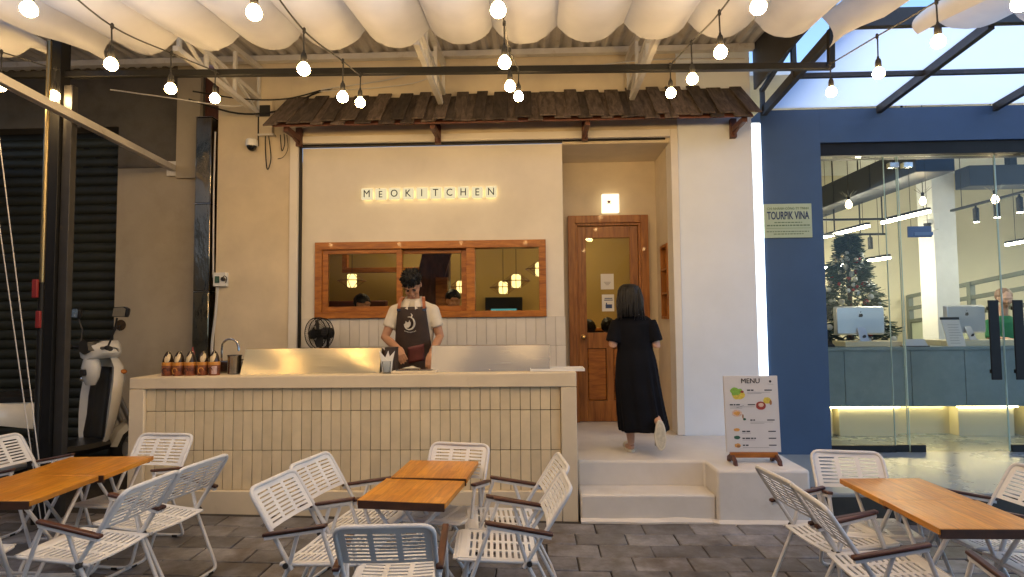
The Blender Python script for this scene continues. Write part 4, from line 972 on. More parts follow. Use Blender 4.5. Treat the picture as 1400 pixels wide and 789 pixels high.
# ================================================================== menu board
mb = thing('menu_board', 'white standing menu board with food pictures on a wooden foot', 'menu board', (1.78, 4.87, .40))
tilt = .05; PX0, PX1, PZ0, PZ1 = 1.560, 1.995, .49, 1.10
Y_ = lambda z, d=0: 4.865 + (z - PZ0) * tilt + d
MB().hexa([(PX0, Y_(PZ0), PZ0), (PX1, Y_(PZ0), PZ0), (PX1, Y_(PZ0, .022), PZ0), (PX0, Y_(PZ0, .022), PZ0), (PX0, Y_(PZ1), PZ1), (PX1, Y_(PZ1), PZ1), (PX1, Y_(PZ1, .022), PZ1), (PX0, Y_(PZ1, .022), PZ1)]).build('panel', mat('menu_paper', (.60, .58, .57), .45, nz=(4, .03)), mb, bevel=.002)
MB().box(PX0 + .03, PX1 - .03, 4.852, 4.895, .448, .489).build('foot_rail', M['winwood'], mb, bevel=.004)
for x in (PX0 + .03, PX1 - .055):
    f = MB(); f.prism([(-.10, .40), (-.06, .40), (-.045, .425), (.045, .425), (.06, .40), (.10, .40), (.09, .44), (.03, .47), (-.03, .47), (-.09, .44)], lambda y, z, x=x: (x, 4.87 + y, z), lambda y, z, x=x: (x + .025, 4.87 + y, z)); f.build('foot', M['bracketwood'], mb, bevel=.003)
rotT = Matrix.Rotation(R(90) - math.atan(tilt), 4, 'X')
def mt(s, size, x, z, m=M['ink'], al='LEFT', **k): return text(s, size, (x, Y_(z, -.0015), z), m, mb, 'lettering', .0004, rotT, align=al, **k)
mt('MENU', .056, 1.7742, 1.058, al='CENTER'); mt('MENU', .056, 1.7758, 1.0588, al='CENTER')
def blob(pts, m, nm='food_picture', d=-.0012):
    b = MB(); b.prism(pts, lambda x, z: (x, Y_(z, d), z), lambda x, z: (x, Y_(z, d + .001), z)); return b.build(nm, m, mb)
def ell(cx, cz, rx, rz_, n=14, wob=.0, seed=0): return [(cx + rx * math.cos(2*math.pi*k/n) * (1 + wob * mnoise.noise((k * 1.7, seed, 0))), cz + rz_ * math.sin(2*math.pi*k/n) * (1 + wob * mnoise.noise((k * 1.3, seed, 4)))) for k in range(n)]
cm = lambda n, c: mat(n, c, .6, nz=(60, .25))
yel, grn, redp, orn, pch, dkg, brn, lg = cm('print_yellow', (.62, .48, .06)), cm('print_green', (.22, .42, .05)), cm('print_red', (.30, .035, .02)), cm('print_orange', (.60, .30, .07)), cm('print_peach', (.60, .42, .32)), cm('print_dark_green', (.03, .10, .06)), cm('print_brown', (.30, .14, .05)), M['greyink']
blob(ell(1.672, .952, .055, .042, 16, .3, 1), yel); blob(ell(1.650, .975, .045, .032, 14, .5, 2), grn, d=-.0018); blob(ell(1.690, .985, .016, .012), grn, d=-.0020); blob(ell(1.704, .972, .014, .010), redp, d=-.0022)
blob(ell(1.903, .902, .032, .026, 14, .3, 5), yel); blob(ell(1.85, .86, .040, .034, 16, .15, 6), redp, d=-.0018); blob(ell(1.852, .866, .022, .017, 12, .2), pch, d=-.0022); blob(ell(1.93, .885, .010, .020), brn, d=-.002)
blob(ell(1.655, .80, .042, .028, 16, .25, 8), pch); blob(ell(1.655, .80, .026, .016, 12, .5, 9), orn, d=-.0018); blob([(1.655, .842), (1.715, .862), (1.715, .865), (1.654, .845)], lg); blob(ell(1.714, .752, .012, .010), dkg); blob(ell(1.702, .775, .006, .018), brn)
blob(ell(1.648, .668, .026, .013, 12, .3), orn); blob(ell(1.648, .607, .026, .015, 12, .3), dkg); blob(ell(1.650, .543, .026, .018, 12, .4), orn); blob(ell(1.655, .536, .016, .010), brn, d=-.0018)
for (ws, x, z) in (((.026, .02), 1.745, .985), ((.026, .014, .03), 1.60, .868), ((.018, .014), 1.76, .745), ((.028, .03), 1.69, .655), ((.02, .036, .02, .014), 1.69, .60), ((.018, .022), 1.69, .545)):
    for w_ in ws: blob([(x, z - .005), (x + w_, z - .005), (x + w_, z + .005), (x, z + .005)], M['ink'], 'dish_name'); x += w_ + .006
for (x0, x1, z) in ((1.745, 1.93, .967), (1.745, 1.86, .957), (1.60, 1.80, .850), (1.60, 1.70, .840), (1.76, 1.94, .728), (1.76, 1.87, .718), (1.69, 1.76, .640), (1.69, 1.79, .585), (1.69, 1.90, .525)): blob([(x0, z), (x1, z), (x1, z + .0025), (x0, z + .0025)], lg, 'fine_print')
for (x, z) in ((1.945, .985), (1.805, .868), (1.955, .745), (1.96, .655), (1.96, .60), (1.96, .545)): blob([(x - .06, z - .004), (x, z - .004), (x, z + .004), (x - .06, z + .004)], M['ink'], 'price')
blob(ell(1.935, 1.055, .010, .010), M['ink'], 'emblem'); blob([(1.915, 1.033), (1.96, 1.030), (1.96, 1.032), (1.915, 1.035)], lg, 'emblem')

# ================================================================== company plate on the navy wall
cpn = thing('company_plate', 'pale green company plate screwed on the navy wall', 'sign', (2.605, 6.04, 2.4))
MB().box(2.35 + .03, 2.862, 6.036, 6.049, 2.388, 2.738).build('plate', mat('pale_green_plate', (.38, .47, .33), .45, nz=(3, .06)), cpn, bevel=.003)
M['navyink'] = mat('navy_ink', (.02, .045, .11), .6); M['greenink'] = mat('green_ink', (.11, .17, .10), .7)
yy = 6.0345
text('CHI NHÁNH CÔNG TY TNHH', .036, (2.622, yy, 2.688), M['greenink'], cpn, sx=.86)
text('TOURPIK VINA', .112, (2.622, yy, 2.613), M['navyink'], cpn, sx=.56, bold=.0022)
for z, hw, hh in ((2.545, .14, .010), (2.515, .215, .013), (2.452, .22, .009), (2.427, .15, .009)):
    r = MB(); x = 2.622 - hw
    while x < 2.622 + hw - .01:
        q = random.uniform(.012, .034); r.box(x, min(x + q, 2.622 + hw), yy, yy + .0006, z - hh / 2, z + hh / 2); x += q + .007
    r.build('fine_print', M['greenink'], cpn)
MB().box(2.40, 2.845, yy, yy + .0006, 2.485, 2.488).build('rule', M['greenink'], cpn)

# ================================================================== camera, boxes, cables on the wall
sc = thing('security_camera', 'white dome security camera under the cable trunking', 'camera', (-2.93, 5.96, 3.40))
MB().lathe([(.045, .10), (.058, .09), (.062, .03), (.060, .025)], n=18).build('housing', M['plastic_w'], sc, smooth=40, local=True)
MB().ball((0, 0, .03), (.052, .052, .058), 16, 10).build('dome', mat('smoked_dome', (.01, .01, .01), .08), sc, smooth=80, local=True)
MB().box(-.025, .025, 0, .072, .075, .105).build('arm', M['plastic_w'], sc, local=True)
tk = thing('cable_trunking', 'cream cable trunking with a grey box beside the awning end', 'trunking', (-2.80, 6.0, 3.55))
MB().box(-2.86, -2.72, 5.97, 6.029, 3.56, 3.92).build('trunk', M['plaster'], tk, bevel=.004); MB().box(-2.85, -2.74, 5.95, 5.968, 3.74, 3.86).build('junction_box', M['darkmetal'], tk, bevel=.004); MB().box(-2.87, -2.70, 5.96, 6.028, 3.54, 3.558).build('end_cap', M['whitesteel'], tk)
def cable(pts, r, m, lab, grp='loose cables on the wall'):
    p = wire(pts, 6); tag(MB().tube(p, r, 5).build('cable', m, base=tuple(p[-1])), lab, 'cable', grp)
cable([(-2.80, 5.99, 3.55), (-2.795, 5.985, 3.38), (-2.77, 5.98, 3.18), (-2.735, 5.985, 3.3), (-2.765, 5.99, 3.55)], .006, M['cableb'], 'long black cable loop below the cable trunking')
cable([(-2.64, 5.99, 3.55), (-2.62, 5.985, 3.38), (-2.59, 5.985, 3.45), (-2.60, 5.99, 3.56)], .005, M['cableb'], 'short black cable loop under the awning corner')
cable([(-2.66, 5.98, 3.29), (-2.60, 5.98, 3.31), (-2.555, 5.985, 3.40), (-2.57, 5.99, 3.55)], .0035, M['cableb'], 'thin stray black wire end by the awning corner')
cable([(-2.885, 6.02, 3.95), (-2.89, 6.015, 3.7), (-2.885, 6.012, 3.45), (-2.89, 6.02, 3.50)], .007, M['cableb'], 'straight black cable running down to the security camera')
cable([(-3.4, 5.6, 3.80), (-3.0, 5.8, 3.72), (-2.6, 5.9, 3.78), (-2.3, 6.0, 3.98), (-2.1, 6.02, 4.05)], .010, M['cableb'], 'thick black cable sagging behind the pipe beam')
cable([(-3.3, 5.5, 3.84), (-2.9, 5.7, 3.83), (-2.5, 5.8, 3.86), (-2.2, 5.95, 4.0)], .008, M['cableb'], 'second black cable sagging behind the pipe beam')
cable([(-3.9, 5.2, 3.75), (-3.4, 5.3, 3.70), (-2.95, 5.6, 3.72), (-2.85, 5.9, 3.90)], .006, M['cablew'], 'pale cable running from the old wall to the trunking')
cable([(-2.2, 5.97, 4.02), (-1.5, 5.96, 4.10), (-.9, 5.96, 4.22), (.2, 5.95, 4.16), (1.2, 5.95, 4.24), (2.2, 5.95, 4.23)], .007, M['cablew'], 'long white cable drooping along the wall above the awning')
cable([(-2.3, 5.98, 4.0), (-1.3, 5.97, 4.05), (-.7, 5.96, 4.20), (.6, 5.95, 4.19), (1.6, 5.95, 4.19), (2.2, 5.95, 4.17)], .006, M['cablew'], 'lower white cable drooping along the wall above the awning')
cable([(-3.30, 6.02, 2.0), (-3.31, 6.01, 1.7), (-3.34, 6.0, 1.3), (-3.30, 6.0, 1.0)], .014, M['cablew'], 'thick white conduit hanging below the breaker box')
cable([(-3.345, 6.0, 3.6), (-3.35, 6.0, 3.0), (-3.345, 6.0, 2.4), (-3.34, 6.0, 2.05)], .008, M['cablew'], 'white cable running down beside the duct to the breaker box')
eb = thing('breaker_box', 'small white breaker box on the wall beside the duct', 'electric box', (-3.25, 6.03, 1.95))
MB().box(-3.33, -3.19, 5.975, 6.029, 1.955, 2.10).build('case', M['plastic_w'], eb, bevel=.006); MB().box(-3.305, -3.26, 5.965, 5.9748, 1.99, 2.06).build('window', mat('green_window', (.05, .11, .09), .2), eb)
MB().lathe([(.022, 0), (.022, .02), (.014, .024)], (-3.215, 5.975, 2.03), 12, Matrix.Rotation(R(90), 3, 'X')).build('socket', M['darkmetal'], eb)
MB().tube(wire([(-3.215, 5.95, 2.03), (-3.19, 5.94, 2.06), (-3.17, 5.95, 2.04), (-3.19, 5.97, 1.99)]), .005, 5).build('lead', M['cableb'], eb)
bp = thing('wall_outlet_hole', 'scorched hole with loose wires in the old plaster wall', 'wire hole', (-4.48, 6.19, 1.52))
MB().lathe([(.05, 0), (.06, .002), (.0, .004)], (-4.46, 6.196, 1.56), 14, Matrix.Rotation(R(90), 3, 'X')).build('scorch', mat('scorch', (.05, .03, .015), .9, nz=(20, .5)), bp)
for k in range(3): MB().tube(wire([(-4.46, 6.19, 1.56), (-4.50 + k * .03, 6.15, 1.54), (-4.53 + k * .05, 6.14, 1.50)]), .005, 5).build('loose_wire', M['cableb'], bp)

# ================================================================== people
def EL(cx, cy, z, rx, ry, n=20, e=1.0, f=None):
    out = []
    for k in range(n):
        a = 2 * math.pi * k / n; c, s = math.cos(a), math.sin(a)
        q = f(a) if f else 1
        out.append(Vector((cx + rx * q * (abs(c) ** e) * (1 if c >= 0 else -1), cy + ry * q * (abs(s) ** e) * (1 if s >= 0 else -1), z)))
    return out
def add_head(b, c, Mx, s=1.0):
    """head with jaw, brow, nose, lips, ears; faces local -Y"""
    c = Vector(c); P = lambda x, y, z: c + Mx @ Vector((x * s, y * s, z * s))
    E_ = lambda x, y, z, r, nu=14, nv=10: b.ball(P(x, y, z), tuple(q * s for q in r), nu, nv, M=Mx)
    E_(0, .012, .028, (.076, .096, .088)); E_(0, -.012, -.02, (.066, .078, .085)); E_(0, -.030, -.065, (.046, .052, .052)); E_(0, -.058, -.092, (.026, .024, .022))
    E_(0, -.082, .026, (.052, .016, .012)); E_(-.038, -.062, -.030, (.026, .026, .028)); E_(.038, -.062, -.030, (.026, .026, .028))
    b.tube([P(0, -.086, .020), P(0, -.104, -.018), P(0, -.112, -.030)], [.009 * s, .011 * s, .013 * s], 8); E_(-.012, -.098, -.032, (.010, .012, .009), 8, 6); E_(.012, -.098, -.032, (.010, .012, .009), 8, 6)
    E_(0, -.088, -.060, (.024, .012, .007), 10, 6); E_(0, -.086, -.071, (.020, .012, .007), 10, 6)
    for q in (-1, 1): E_(q * .077, .012, -.008, (.010, .022, .032), 10, 8)
def add_hand(b, wrist, d, palm_n, side, curl=.5, s=1.0):
    """palm, four unequal bent fingers and a thumb that leaves the side of the palm"""
    w = Vector(wrist); d = Vector(d).normalized(); n = Vector(palm_n); n = (n - d * n.dot(d)).normalized(); t = d.cross(n) * side
    C = lambda a, q, r: w + d * a * s + t * q * s + n * r * s
    for q in (-.028, -.010, .010, .028): b.tube([C(-.01, q * .6, 0), C(.04, q * .9, .0), C(.085, q, .0)], [.016 * s, .017 * s, .012 * s], 8)
    for q, L_ in ((-.032, .062), (-.011, .080), (.011, .086), (.032, .074)):
        p = [C(.08, q, 0)]; a = .25; x, r = .08, 0.
        for k, fr in enumerate((.45, .32, .25)):
            a += curl * (.55 if k == 0 else .8); x += math.cos(a) * L_ * fr; r += math.sin(a) * L_ * fr; p.append(C(x, q * 1.04, r))
        b.tube(p, [.0098 * s, .0092 * s, .0084 * s, .0066 * s], 7)
    b.tube([C(.018, .028, .004), C(.048, .056, .016), C(.075, .060, .030), C(.095, .052, .044)], [.014 * s, .0115 * s, .010 * s, .0075 * s], 7)
def hair_shell(b, c, Mx, s, rx, ry, rz_, seed, rough, cut):
    """ruffled hair cap: cut(p) -> keep height factor"""
    c = Vector(c); nu, nv = 40, 22; vs_ = []; fs_ = []
    for i in range(nv + 1):
        th = math.pi * i / nv
        for j in range(nu):
            ph = 2 * math.pi * j / nu; u = Vector((math.sin(th) * math.cos(ph), math.sin(th) * math.sin(ph), math.cos(th)))
            k = 1 + rough * mnoise.noise(u * 5.5 + Vector((seed, 0, 0))) + rough * .7 * mnoise.noise(u * 13 + Vector((0, seed, 0)))
            k *= cut(u)
            vs_.append(c + Mx @ Vector((u.x * rx * k, u.y * ry * k, u.z * rz_ * k)) * s)
    for i in range(nv):
        for j in range(nu):
            j2 = (j + 1) % nu; fs_.append((i*nu+j, (i+1)*nu+j, (i+1)*nu+j2, i*nu+j2))
    b.add(vs_, fs_)

# ---- the cook
M['shirt'] = mat('cream_shirt', (.62, .57, .48), .85, nz=(8, .07), bump=(25, .25, .01)); M['apron'] = mat('brown_apron', (.035, .020, .015), .6, nz=(9, .3), bump=(40, .3, .006)); M['strap'] = mat('tan_leather', (.36, .12, .05), .5, nz=(15, .2)); M['pocket'] = mat('maroon_pocket', (.10, .022, .02), .6, nz=(12, .25)); M['trouser'] = mat('dark_trouser', (.03, .03, .035), .8)
ck = thing('person', 'person in cream polo shirt and brown apron working with bowed head behind the counter', 'person', (-1.11, 5.52, .398))
HC = (-1.108, 5.352, 1.905); HM = Matrix.Rotation(R(-4), 3, 'Y') @ Matrix.Rotation(R(45), 3, 'X')
b = MB(); add_head(b, HC, HM)
b.tube([(-1.11, 5.44, 1.72), (-1.108, 5.415, 1.79), (-1.108, 5.385, 1.85)], [.070, .056, .054], 12)
b.loft([EL(-1.11, 5.50, 1.20, .13, .085), EL(-1.11, 5.47, 1.45, .13, .085), EL(-1.11, 5.45, 1.66, .15, .085), EL(-1.11, 5.445, 1.74, .10, .07)])
RS, RE, RW = Vector((-1.285, 5.445, 1.662)), Vector((-1.372, 5.40, 1.425)), Vector((-1.185, 5.165, 1.325))
LS, LE, LW = Vector((-.935, 5.445, 1.662)), Vector((-.868, 5.45, 1.430)), Vector((-.915, 5.235, 1.275))
for S_, E2, W_ in ((RS, RE, RW), (LS, LE, LW)):
    b.tube([S_, S_.lerp(E2, .5), E2, E2.lerp(W_, .35), W_], [.056, .047, .040, .040, .027], 12)
add_hand(b, RW, (.35, -.62, -.62), (.3, .45, -.65), -1, .7); add_hand(b, LW, (.0, -.6, -.55), (0, .6, -.6), 1, .6)
for x in (-1.2, -1.02): b.tube([(x, 5.50, 1.22), (x, 5.49, .85), (x, 5.53, .50), (x, 5.53, .43)], [.075, .055, .042, .038], 10); b.ball((x, 5.47, .425), (.042, .10, .026))
fuse(b, 'body', M['skin'], ck, .006, 5)
hb = MB(); hair_shell(hb, Vector(HC) + HM @ Vector((0, .020, .040)), HM, 1.0, .090, .108, .102, 3, .24, lambda u: (1.0 if u.z > -.15 or u.y > .3 else .78) * (1.0 if u.z > .10 or u.y > 0 else .86) * (1.08 if u.z > .5 else 1))
hr = random.Random(4)
for k in range(110):      # ruffled tufts
    u = Vector((hr.uniform(-1, 1), hr.uniform(-.9, 1), hr.uniform(.05, 1))).normalized(); p = Vector(HC) + HM @ (Vector((0, .020, .040)) + Vector((u.x * .086, u.y * .104, u.z * .098))); d_ = HM @ (u + Vector((hr.uniform(-.8, .8), hr.uniform(-1.0, .3), hr.uniform(-.4, .4)))).normalized()
    hb.tube([p - d_ * .012, p + d_ * .012, p + d_ * hr.uniform(.024, .036)], [.010, .008, .001], 5)
hb.build('hair', M['hair'], ck, smooth=70)
for q in (-1, 1):
    e = MB(); e.ball(Vector(HC) + HM @ Vector((q * .031, -.083, .004)), (.014, .006, .006), 10, 6, M=HM); e.build('eye', M['ink'], ck)
    e = MB(); e.tube([Vector(HC) + HM @ Vector(p) for p in ((q * .014, -.097, .026), (q * .032, -.096, .032), (q * .052, -.084, .026))], [.004, .005, .003], 6); e.build('eyebrow', M['hair'], ck)
MB().tube([Vector(HC) + HM @ Vector(p) for p in ((-.022, -.096, -.066), (0, -.101, -.065), (.022, -.096, -.066))], [.002, .0045, .002], 6).build('mouth', mat('lips', (.28, .10, .08), .5), ck)
sh_ = MB()
sh_.loft([EL(-1.11, 5.525, 1.14, .168, .120), EL(-1.11, 5.515, 1.25, .160, .118), EL(-1.11, 5.49, 1.42, .175, .118), EL(-1.11, 5.468, 1.58, .205, .122), EL(-1.11, 5.45, 1.67, .195, .108), EL(-1.11, 5.44, 1.735, .135, .090), EL(-1.11, 5.43, 1.785, .075, .070)])
for S_, E2 in ((RS, RE), (LS, LE)):
    sh_.ball(S_ + Vector((0, 0, .004)), .067); sh_.tube([(-1.11 + (S_.x + 1.11) * .25, 5.435, 1.745), S_ + Vector((0, 0, .006))], [.045, .060], 12)
    o_ = (E2 - S_); sh_.tube([S_ + Vector((0, 0, .012)), S_.lerp(E2, .25), S_.lerp(E2, .62)], [.064, .068, .066], 14)
fuse(sh_, 'shirt', M['shirt'], ck, .009, 14)
co = MB(); N = 22; rows = []
for k in range(N):
    a = R(-62) + (R(304)) * k / (N - 1); a += R(-90) + R(0)
    a = R(-90 + 20) + R(320) * k / (N - 1)
    cx, cy = math.cos(a), math.sin(a); fr = max(0, -cy)
    rows.append([Vector((-1.108 + cx * .066, 5.415 + cy * .064 - .01 * fr, 1.805 - .055 * fr)), Vector((-1.108 + cx * .072, 5.413 + cy * .070 - .012 * fr, 1.808 - .055 * fr)), Vector((-1.108 + cx * .104, 5.415 + cy * .095 - .02 * fr, 1.757 - .080 * fr)), Vector((-1.108 + cx * .096, 5.417 + cy * .088 - .016 * fr, 1.754 - .080 * fr))])
co.loft(rows); co.build('collar', mat('shirt_collar', (.66, .61, .53), .85, nz=(9, .05)), ck, smooth=50)
def afront(z):      # front line of the torso
    pts = [(1.0, 5.40), (1.14, 5.39), (1.25, 5.385), (1.42, 5.36), (1.58, 5.335), (1.72, 5.330)]
    for (z0, y0), (z1, y1) in zip(pts[:-1], pts[1:]):
        if z <= z1: return y0 + (y1 - y0) * (z - z0) / (z1 - z0)
    return pts[-1][1]
ap = MB(); rows = []; nz_ = 22
for i in range(nz_ + 1):
    z = 1.02 + (1.705 - 1.02) * i / nz_
    hw = .135 + .0 if z > 1.66 else (.135 + (1.66 - z) * .12 if z > 1.45 else .16 + (1.45 - z) * .10)
    row = []
    for j in range(17):
        u = j / 8 - 1; x = u * hw
        row.append(Vector((-1.11 + x, afront(z) - .016 + .85 * x * x * (2.0 if abs(u) > .6 else 1.6) + .006 * mnoise.noise((x * 14, z * 9, 1)), z)))
    rows.append(row)
ap.loft(rows, closed_ring=False); ao = ap.build('apron', M['apron'], ck, smooth=60); sm = ao.modifiers.new('thick', 'SOLIDIFY'); sm.thickness = .006
for q in (-1, 1):
    x = q * .118; st_ = MB(); P = [(x, afront(1.69) + .002, 1.685), (x * .95, 5.345, 1.74), (x * .88, 5.375, 1.782), (x * .78, 5.43, 1.797), (x * .6, 5.50, 1.775)]
    rows = [[Vector((-1.11 + p[0] - .014, p[1], p[2])), Vector((-1.11 + p[0] + .014, p[1], p[2])), Vector((-1.11 + p[0] + .014, p[1] - .005, p[2] + .006)), Vector((-1.11 + p[0] - .014, p[1] - .005, p[2] + .006))] for p in P]
    st_.loft(rows); st_.build('strap', M['strap'], ck, smooth=60)
    MB().box(-1.11 + x - .017, -1.11 + x + .017, afront(1.68) - .004, afront(1.68) + .004, 1.668, 1.69).build('buckle', M['chrome'], ck)
pk = MB(); rows = []
for i in range(7):
    z = 1.20 + .15 * i / 6; rows.append([Vector((-1.075 + x, afront(z) - .022 + 1.5 * (x + .035) ** 2, z + (.012 * x / .06))) for x in (-.075, -.05, -.025, 0, .025, .05, .075)])
pk.loft(rows, closed_ring=False); po = pk.build('pocket', M['pocket'], ao, smooth=60); sm = po.modifiers.new('thick', 'SOLIDIFY'); sm.thickness = .004
M['logo'] = mat('logo_print', (.55, .53, .48), .7)
lg_ = MB(); lc = (-1.13, 1.555)
def onap(x, z, d=.003): return (lc[0] + x, afront(lc[1] + z) - .020 + 1.5 * (lc[0] + x + 1.11) ** 2 - d, lc[1] + z)
arc = [(.050 * math.cos(a), .058 * math.sin(a)) for a in [R(-150 + k * 18) for k in range(15)]]
lg_.tube([onap(*p) for p in arc], [.003 + .006 * math.sin(math.pi * k / 14) for k in range(15)], 6)
lg_.prism([(-.05, -.01), (-.035, .0), (-.03, .022), (-.018, .008), (-.002, .012), (.004, .03), (.016, .004), (.014, -.02), (-.004, -.04), (-.03, -.042), (-.045, -.03)], lambda x, z: onap(x, z, .0015), lambda x, z: onap(x, z, .005)); lg_.tube([onap(.02, .05), onap(.03, .075), onap(.018, .09)], [.008, .006, .002], 6)
for k in range(9): x = -.045 + k * .0125; lg_.tube([onap(x, -.066 - .012 * math.sin(k / 8 * math.pi)), onap(x + .006, -.074 - .012 * math.sin(k / 8 * math.pi))], .003, 5)
lg_.build('apron_emblem', M['logo'], ao)
tr_ = MB()
for x in (-1.2, -1.02): tr_.tube([(x, 5.51, 1.22), (x, 5.50, .85), (x, 5.53, .46)], [.092, .075, .062], 12)
tr_.loft([EL(-1.11, 5.52, 1.24, .165, .115), EL(-1.11, 5.52, 1.10, .165, .118), EL(-1.11, 5.515, 1.02, .15, .10)]); fuse(tr_, 'trousers', M['trouser'], ck, .012, 3)

# ---- the woman walking to the door
M['dress'] = mat('black_dress', (.0055, .006, .009), .9, nz=(6, .25), bump=(30, .2, .006), spec=.15); M['slipper'] = mat('cream_slipper', (.62, .58, .48), .6, nz=(14, .08)); M['skinl'] = mat('fair_skin', (.50, .29, .20), .5, nz=(14, .06))
wm = thing('person', 'person in long black dress and pale slippers walking to the wooden door', 'person', (.90, 5.31, .40))
b = MB(); WH = (.872, 5.30, 1.772); WM = Matrix.Rotation(R(180), 3, 'Z') @ Matrix.Rotation(R(8), 3, 'X'); add_head(b, WH, WM, .95)
b.tube([(.90, 5.31, 1.56), (.885, 5.31, 1.64), (.876, 5.305, 1.70)], [.058, .048, .046], 12)
b.loft([EL(.92, 5.31, 1.0, .12, .09), EL(.92, 5.31, 1.30, .115, .08), EL(.90, 5.31, 1.52, .135, .08), EL(.90, 5.31, 1.585, .10, .06)])
for S_, E2, W_, sd_ in ((Vector((.745, 5.30, 1.545)), Vector((.712, 5.265, 1.345)), Vector((.775, 5.47, 1.40)), 1), (Vector((1.065, 5.30, 1.545)), Vector((1.095, 5.265, 1.335)), Vector((1.04, 5.46, 1.39)), -1)):
    b.tube([S_, S_.lerp(E2, .5), E2, E2.lerp(W_, .4), W_], [.046, .043, .038, .036, .024], 12); add_hand(b, W_, (.3 * sd_, .8, .2), (sd_ * .8, 0, -.5), sd_, .55, .9)
b.tube([(.84, 5.32, 1.02), (.85, 5.36, .82), (.855, 5.31, .62), (.862, 5.30, .47)], [.08, .058, .047, .030], 12)
b.loft([EL(.862, 5.335, .455, .034, .07), EL(.858, 5.37, .435, .040, .105), EL(.858, 5.375, .424, .041, .112)])
b.tube([(.99, 5.32, 1.02), (1.01, 5.42, .83), (1.055, 5.22, .72), (1.068, 5.09, .69)], [.08, .058, .044, .030], 12)
b.tube([(1.068, 5.085, .70), (1.068, 5.075, .62), (1.068, 5.08, .54), (1.068, 5.085, .50)], [.032, .036, .038, .026], 12)
fuse(b, 'body', M['skinl'], wm, .006, 5)
d = MB(); zs = [1.615, 1.60, 1.575, 1.53, 1.46, 1.38, 1.325, 1.30, 1.27, 1.2, 1.1, 1.0, .9, .8, .72, .66, .62, .592, .585]
def interp(z, tab):
    for (a, p), (c, q) in zip(tab[:-1], tab[1:]):
        if a >= z >= c: return p + (q - p) * (a - z) / (a - c)
    return tab[-1][1]
hwt = [(1.615, .075), (1.60, .125), (1.575, .160), (1.53, .175), (1.46, .170), (1.38, .162), (1.325, .158), (1.30, .158), (1.27, .166), (1.2, .178), (1.1, .188), (1.0, .194), (.9, .198), (.8, .203), (.72, .208), (.62, .214), (.585, .212)]
dpt = [(1.615, .06), (1.60, .08), (1.53, .11), (1.38, .11), (1.30, .105), (1.2, .125), (1.0, .15), (.8, .165), (.585, .18)]
cxt = [(1.615, .90), (1.4, .905), (1.3, .915), (1.0, .93), (.8, .95), (.585, .978)]; cyt = [(1.615, 5.31), (1.3, 5.305), (1.0, 5.30), (.585, 5.27)]
rows = []
for z in zs:
    amp = 0 if z > 1.30 else min(1, (1.30 - z) / .45) * .085 + .02
    rows.append(EL(interp(z, cxt), interp(z, cyt), z - (0 if z > .60 else .0), interp(z, hwt), interp(z, dpt), 96, 1.0, lambda a, amp=amp, z=z: 1 + amp * (math.sin(a * 13 + 2.6 * math.sin(a * 2 + .7) + .5 * math.sin(z * 5)) * .45 + 1.1 * mnoise.noise((math.cos(a) * 3.4, math.sin(a) * 3.4, z * 1.1)))))
for k, p in enumerate(rows[-1]): p.z += .03 * max(0, math.cos(2 * math.pi * k / 96 + 1.2)) * .6; 
d.loft(rows)
for S_, E2 in ((Vector((.765, 5.30, 1.555)), Vector((.712, 5.268, 1.372))), (Vector((1.045, 5.30, 1.555)), Vector((1.092, 5.268, 1.372)))):
    d.tube([S_, S_.lerp(E2, .3), S_.lerp(E2, .75), E2], [.058, .065, .066, .065], 16)
fuse(d, 'dress', M['dress'], wm, .008, 2)
h_ = MB(); rows = []
for (z, hw, dp, cy) in ((1.892, .02, .02, 5.305), (1.887, .055, .055, 5.305), (1.868, .082, .088, 5.303), (1.83, .100, .106, 5.30), (1.78, .107, .112, 5.295), (1.73, .110, .108, 5.285), (1.68, .112, .098, 5.275), (1.64, .112, .088, 5.27), (1.615, .108, .080, 5.265), (1.60, .098, .07, 5.265)):
    rows.append(EL(.872 + .004 * math.sin(z * 30), cy, z, hw, dp, 72, 1.0, lambda a, z=z: 1 + .07 * mnoise.noise((a * 7, z * 1.2, 3)) + .04 * mnoise.noise((a * 20, z * 1.5, 8)) + (.05 * mnoise.noise((a * 5, 0, 1)) if z < 1.66 else 0)))
for k, p in enumerate(rows[-1]): p.z += .03 * mnoise.noise((k * .6, 3, 0))
for k, p in enumerate(rows[-2]): p.z += .015 * mnoise.noise((k * .6, 3, 0))
h_.loft(rows); lr = random.Random(11)
for k in range(70):      # loose locks over the bob
    a = R(180 + lr.uniform(-15, 195)) if lr.random() < .85 else lr.uniform(0, 6.28); zt_ = lr.uniform(1.74, 1.86); zb_ = lr.uniform(1.565, 1.62); q0 = 1.0 - max(0, zt_ - 1.80) * 2.2; kx = lr.uniform(-.012, .012); fl = lr.uniform(.96, 1.12)
    h_.tube([(.872 + .104 * q0 * math.cos(a), 5.292 + .106 * q0 * math.sin(a), zt_), (.872 + .111 * math.cos(a + kx), 5.283 + .106 * math.sin(a), (zt_ + zb_) / 2 + .02), (.872 + .110 * fl * math.cos(a + kx * 3) + kx, 5.268 + .088 * fl * math.sin(a + kx * 3), zb_)], [.006, .012, .002], 5)
h_.build('hair', M['hair'], wm, smooth=70)
MB().box(.93, .948, 5.207, 5.214, 1.612, 1.626).build('collar_tag', M['paper'], wm)
s1 = MB(); s1.prism([(x * .046 * (1 if y < .02 else .95), y) for x, y in [(math.sin(a) * 1.05, -math.cos(a) * .128) for a in [k * math.pi / 10 for k in range(20)]]], lambda x, y: (.858 + x, 5.372 + y, .402), lambda x, y: (.858 + x, 5.372 + y, .424)); s1.build('slipper', M['slipper'], wm, bevel=.004)
MB().loft([[Vector((.858 + .047 * math.cos(a), 5.40 + dy, .42 + .045 * math.sin(a))) for a in [k * math.pi / 8 for k in range(9)]] for dy in (-.01, .03, .06)], closed_ring=False).build('slipper_strap', M['slipper'], wm, smooth=60)
